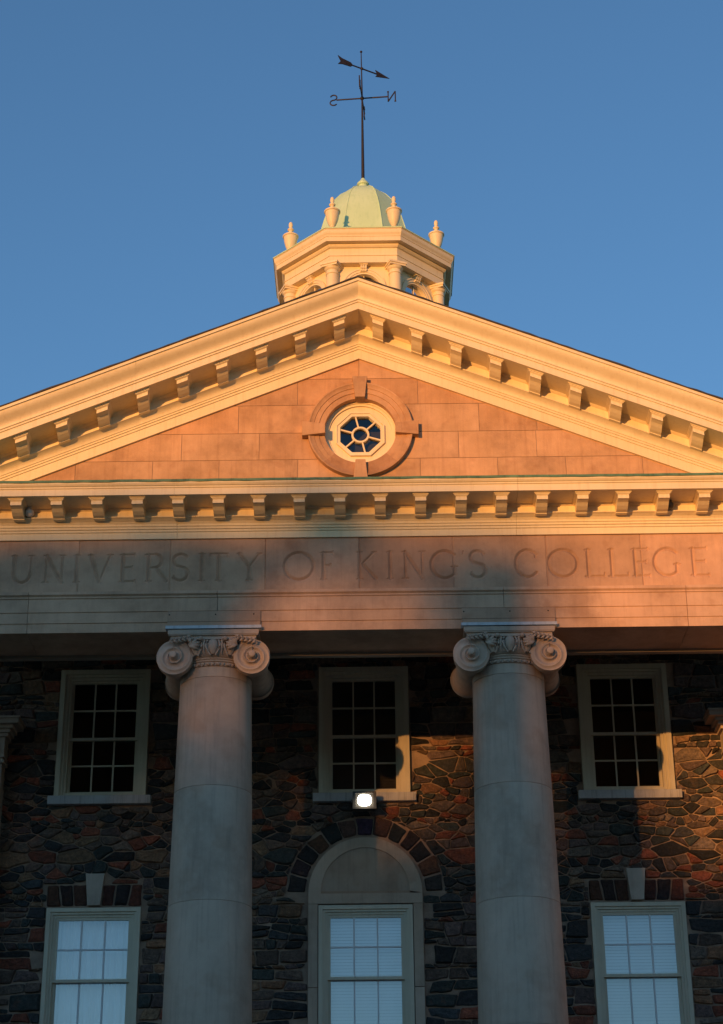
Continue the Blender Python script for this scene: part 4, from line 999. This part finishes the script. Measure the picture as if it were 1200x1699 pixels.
def tree(name, label, x, y, base_h, clusters, nleaf, lsz, seed):
    rnd = random.Random(seed)
    T = empty(name, label, 'tree', (x, y, 0))
    tk = MB(); topz = max(c[2] for c in clusters)
    tk.tube([(0, 0, 0), (0.1, 0, topz * 0.4), (0.0, 0.1, topz * 0.85)], [0.35, 0.24, 0.06], 10)
    for c in clusters[:14]: tk.tube([(0, 0, c[2] * 0.5), (c[0] * 0.5, c[1] * 0.5, c[2] * 0.8), (c[0], c[1], c[2])], [0.12, 0.07, 0.02], 6)
    tk.build('trunk', M['bark'], T)
    lf = MB()
    for (cx, cy, cz, rr_, dens) in clusters:
        for _ in range(int(nleaf * dens)):
            v = Vector((rnd.gauss(0, 1), rnd.gauss(0, 1), rnd.gauss(0, 1))).normalized() * rr_ * rnd.random() ** 0.4
            c = Vector((cx, cy, cz)) + v; a = Vector((rnd.gauss(0, 1), rnd.gauss(0, 1), rnd.gauss(0, 1))).normalized(); b = a.orthogonal().normalized() * lsz * rnd.uniform(0.6, 1.2); a = a * lsz * 0.7
            lf.v += [tuple(c - a), tuple(c + b * 0.5), tuple(c + a), tuple(c - b * 0.5)]; n0 = len(lf.v) - 4; lf.f.append((n0, n0 + 1, n0 + 2, n0 + 3)); lf.t.append((1, 1, 1))
    lf.build('crown', M['leaf'], T)
    return T
zz = TD * KZS
rnd = random.Random(3)
def canopy(Xc, dist, spans):
    out = []
    for xa, xb, za, zb, n, rad in spans:
        for _ in range(n): out.append((rnd.uniform(xa, xb) - Xc, rnd.uniform(-2.0, 2.0), rnd.uniform(za, zb) + zz, rnd.uniform(rad * 0.8, rad * 1.2), 1.0))
    return out
bx, by, _ = back(-3.6, 0, TD - 8)
tree('maple_tree', 'broad leafy tree across the lawn before the hall', bx, by, 5, canopy(-3.6, 0, [(-8.2, 0.2, 7.8, 8.6, 16, 1.0), (-8.0, 0.5, 9.9, 10.45, 52, 0.72), (-8.0, -1.9, 9.0, 9.9, 34, 0.7), (-0.5, 0.4, 9.2, 9.8, 5, 0.5), (-8.0, 0.1, 10.0, 10.45, 34, 0.7), (-7.8, -4.4, 11.0, 11.7, 5, 0.8), (-7.8, -4.0, 12.2, 12.8, 5, 0.8)]), 150, 0.22, 4)
bx, by, _ = back(1.4, 0, TD - 12)
tree('birch_tree', 'thin young tree with sparse leaves before the hall chimney', bx, by, 5, canopy(1.4, 0, [(0.5, 1.5, 10.4, 10.9, 8, 0.55), (1.6, 2.8, 9.6, 10.9, 7, 0.6), (0.8, 2.4, 7.8, 8.6, 4, 0.6)]), 60, 0.18, 5)
# two unseen halls added to cut off low sky, clear of the sun's path
for bx, x0, x1, y0, hh, lb in ((0, -22, 62, -78, 11.5, 'unseen brick hall added behind the camera on the right to block low sky'), (0, -125, -62, -70, 12.5, 'unseen brick hall added at the far left to block low sky')):
    cx = (x0 + x1) / 2; hw = (x1 - x0) / 2
    Hh = empty('unseen_hall', lb, 'building', (cx, y0, 0), 'unseen light-blocking halls')
    m = MB(); m.box(-hw, hw, -6, 6, 0, hh); m.build('wall', M['brick'], Hh)
    m = MB(); m.loft([[(x, y, z_) for y, z_ in ((-6.6, hh + 0.01), (6.6, hh + 0.01), (0, hh + 4.2))] for x in (-hw - 0.4, hw + 0.4)]); m.build('roof', M['slate'], Hh)
    for k in range(int(hw * 2 / 4)):
        for zz_ in (2.0, 6.5):
            wn = MB().box(-hw + 1.4 + 4 * k, -hw + 2.7 + 4 * k, 6.0, 6.04, zz_, zz_ + 2.3).build('window', M['window_cream'], Hh)
            MB().box(-hw + 1.5 + 4 * k, -hw + 2.6 + 4 * k, 6.041, 6.05, zz_ + 0.1, zz_ + 2.2).build('pane', M['dark'], wn)
H['group'] = 'unseen light-blocking halls'
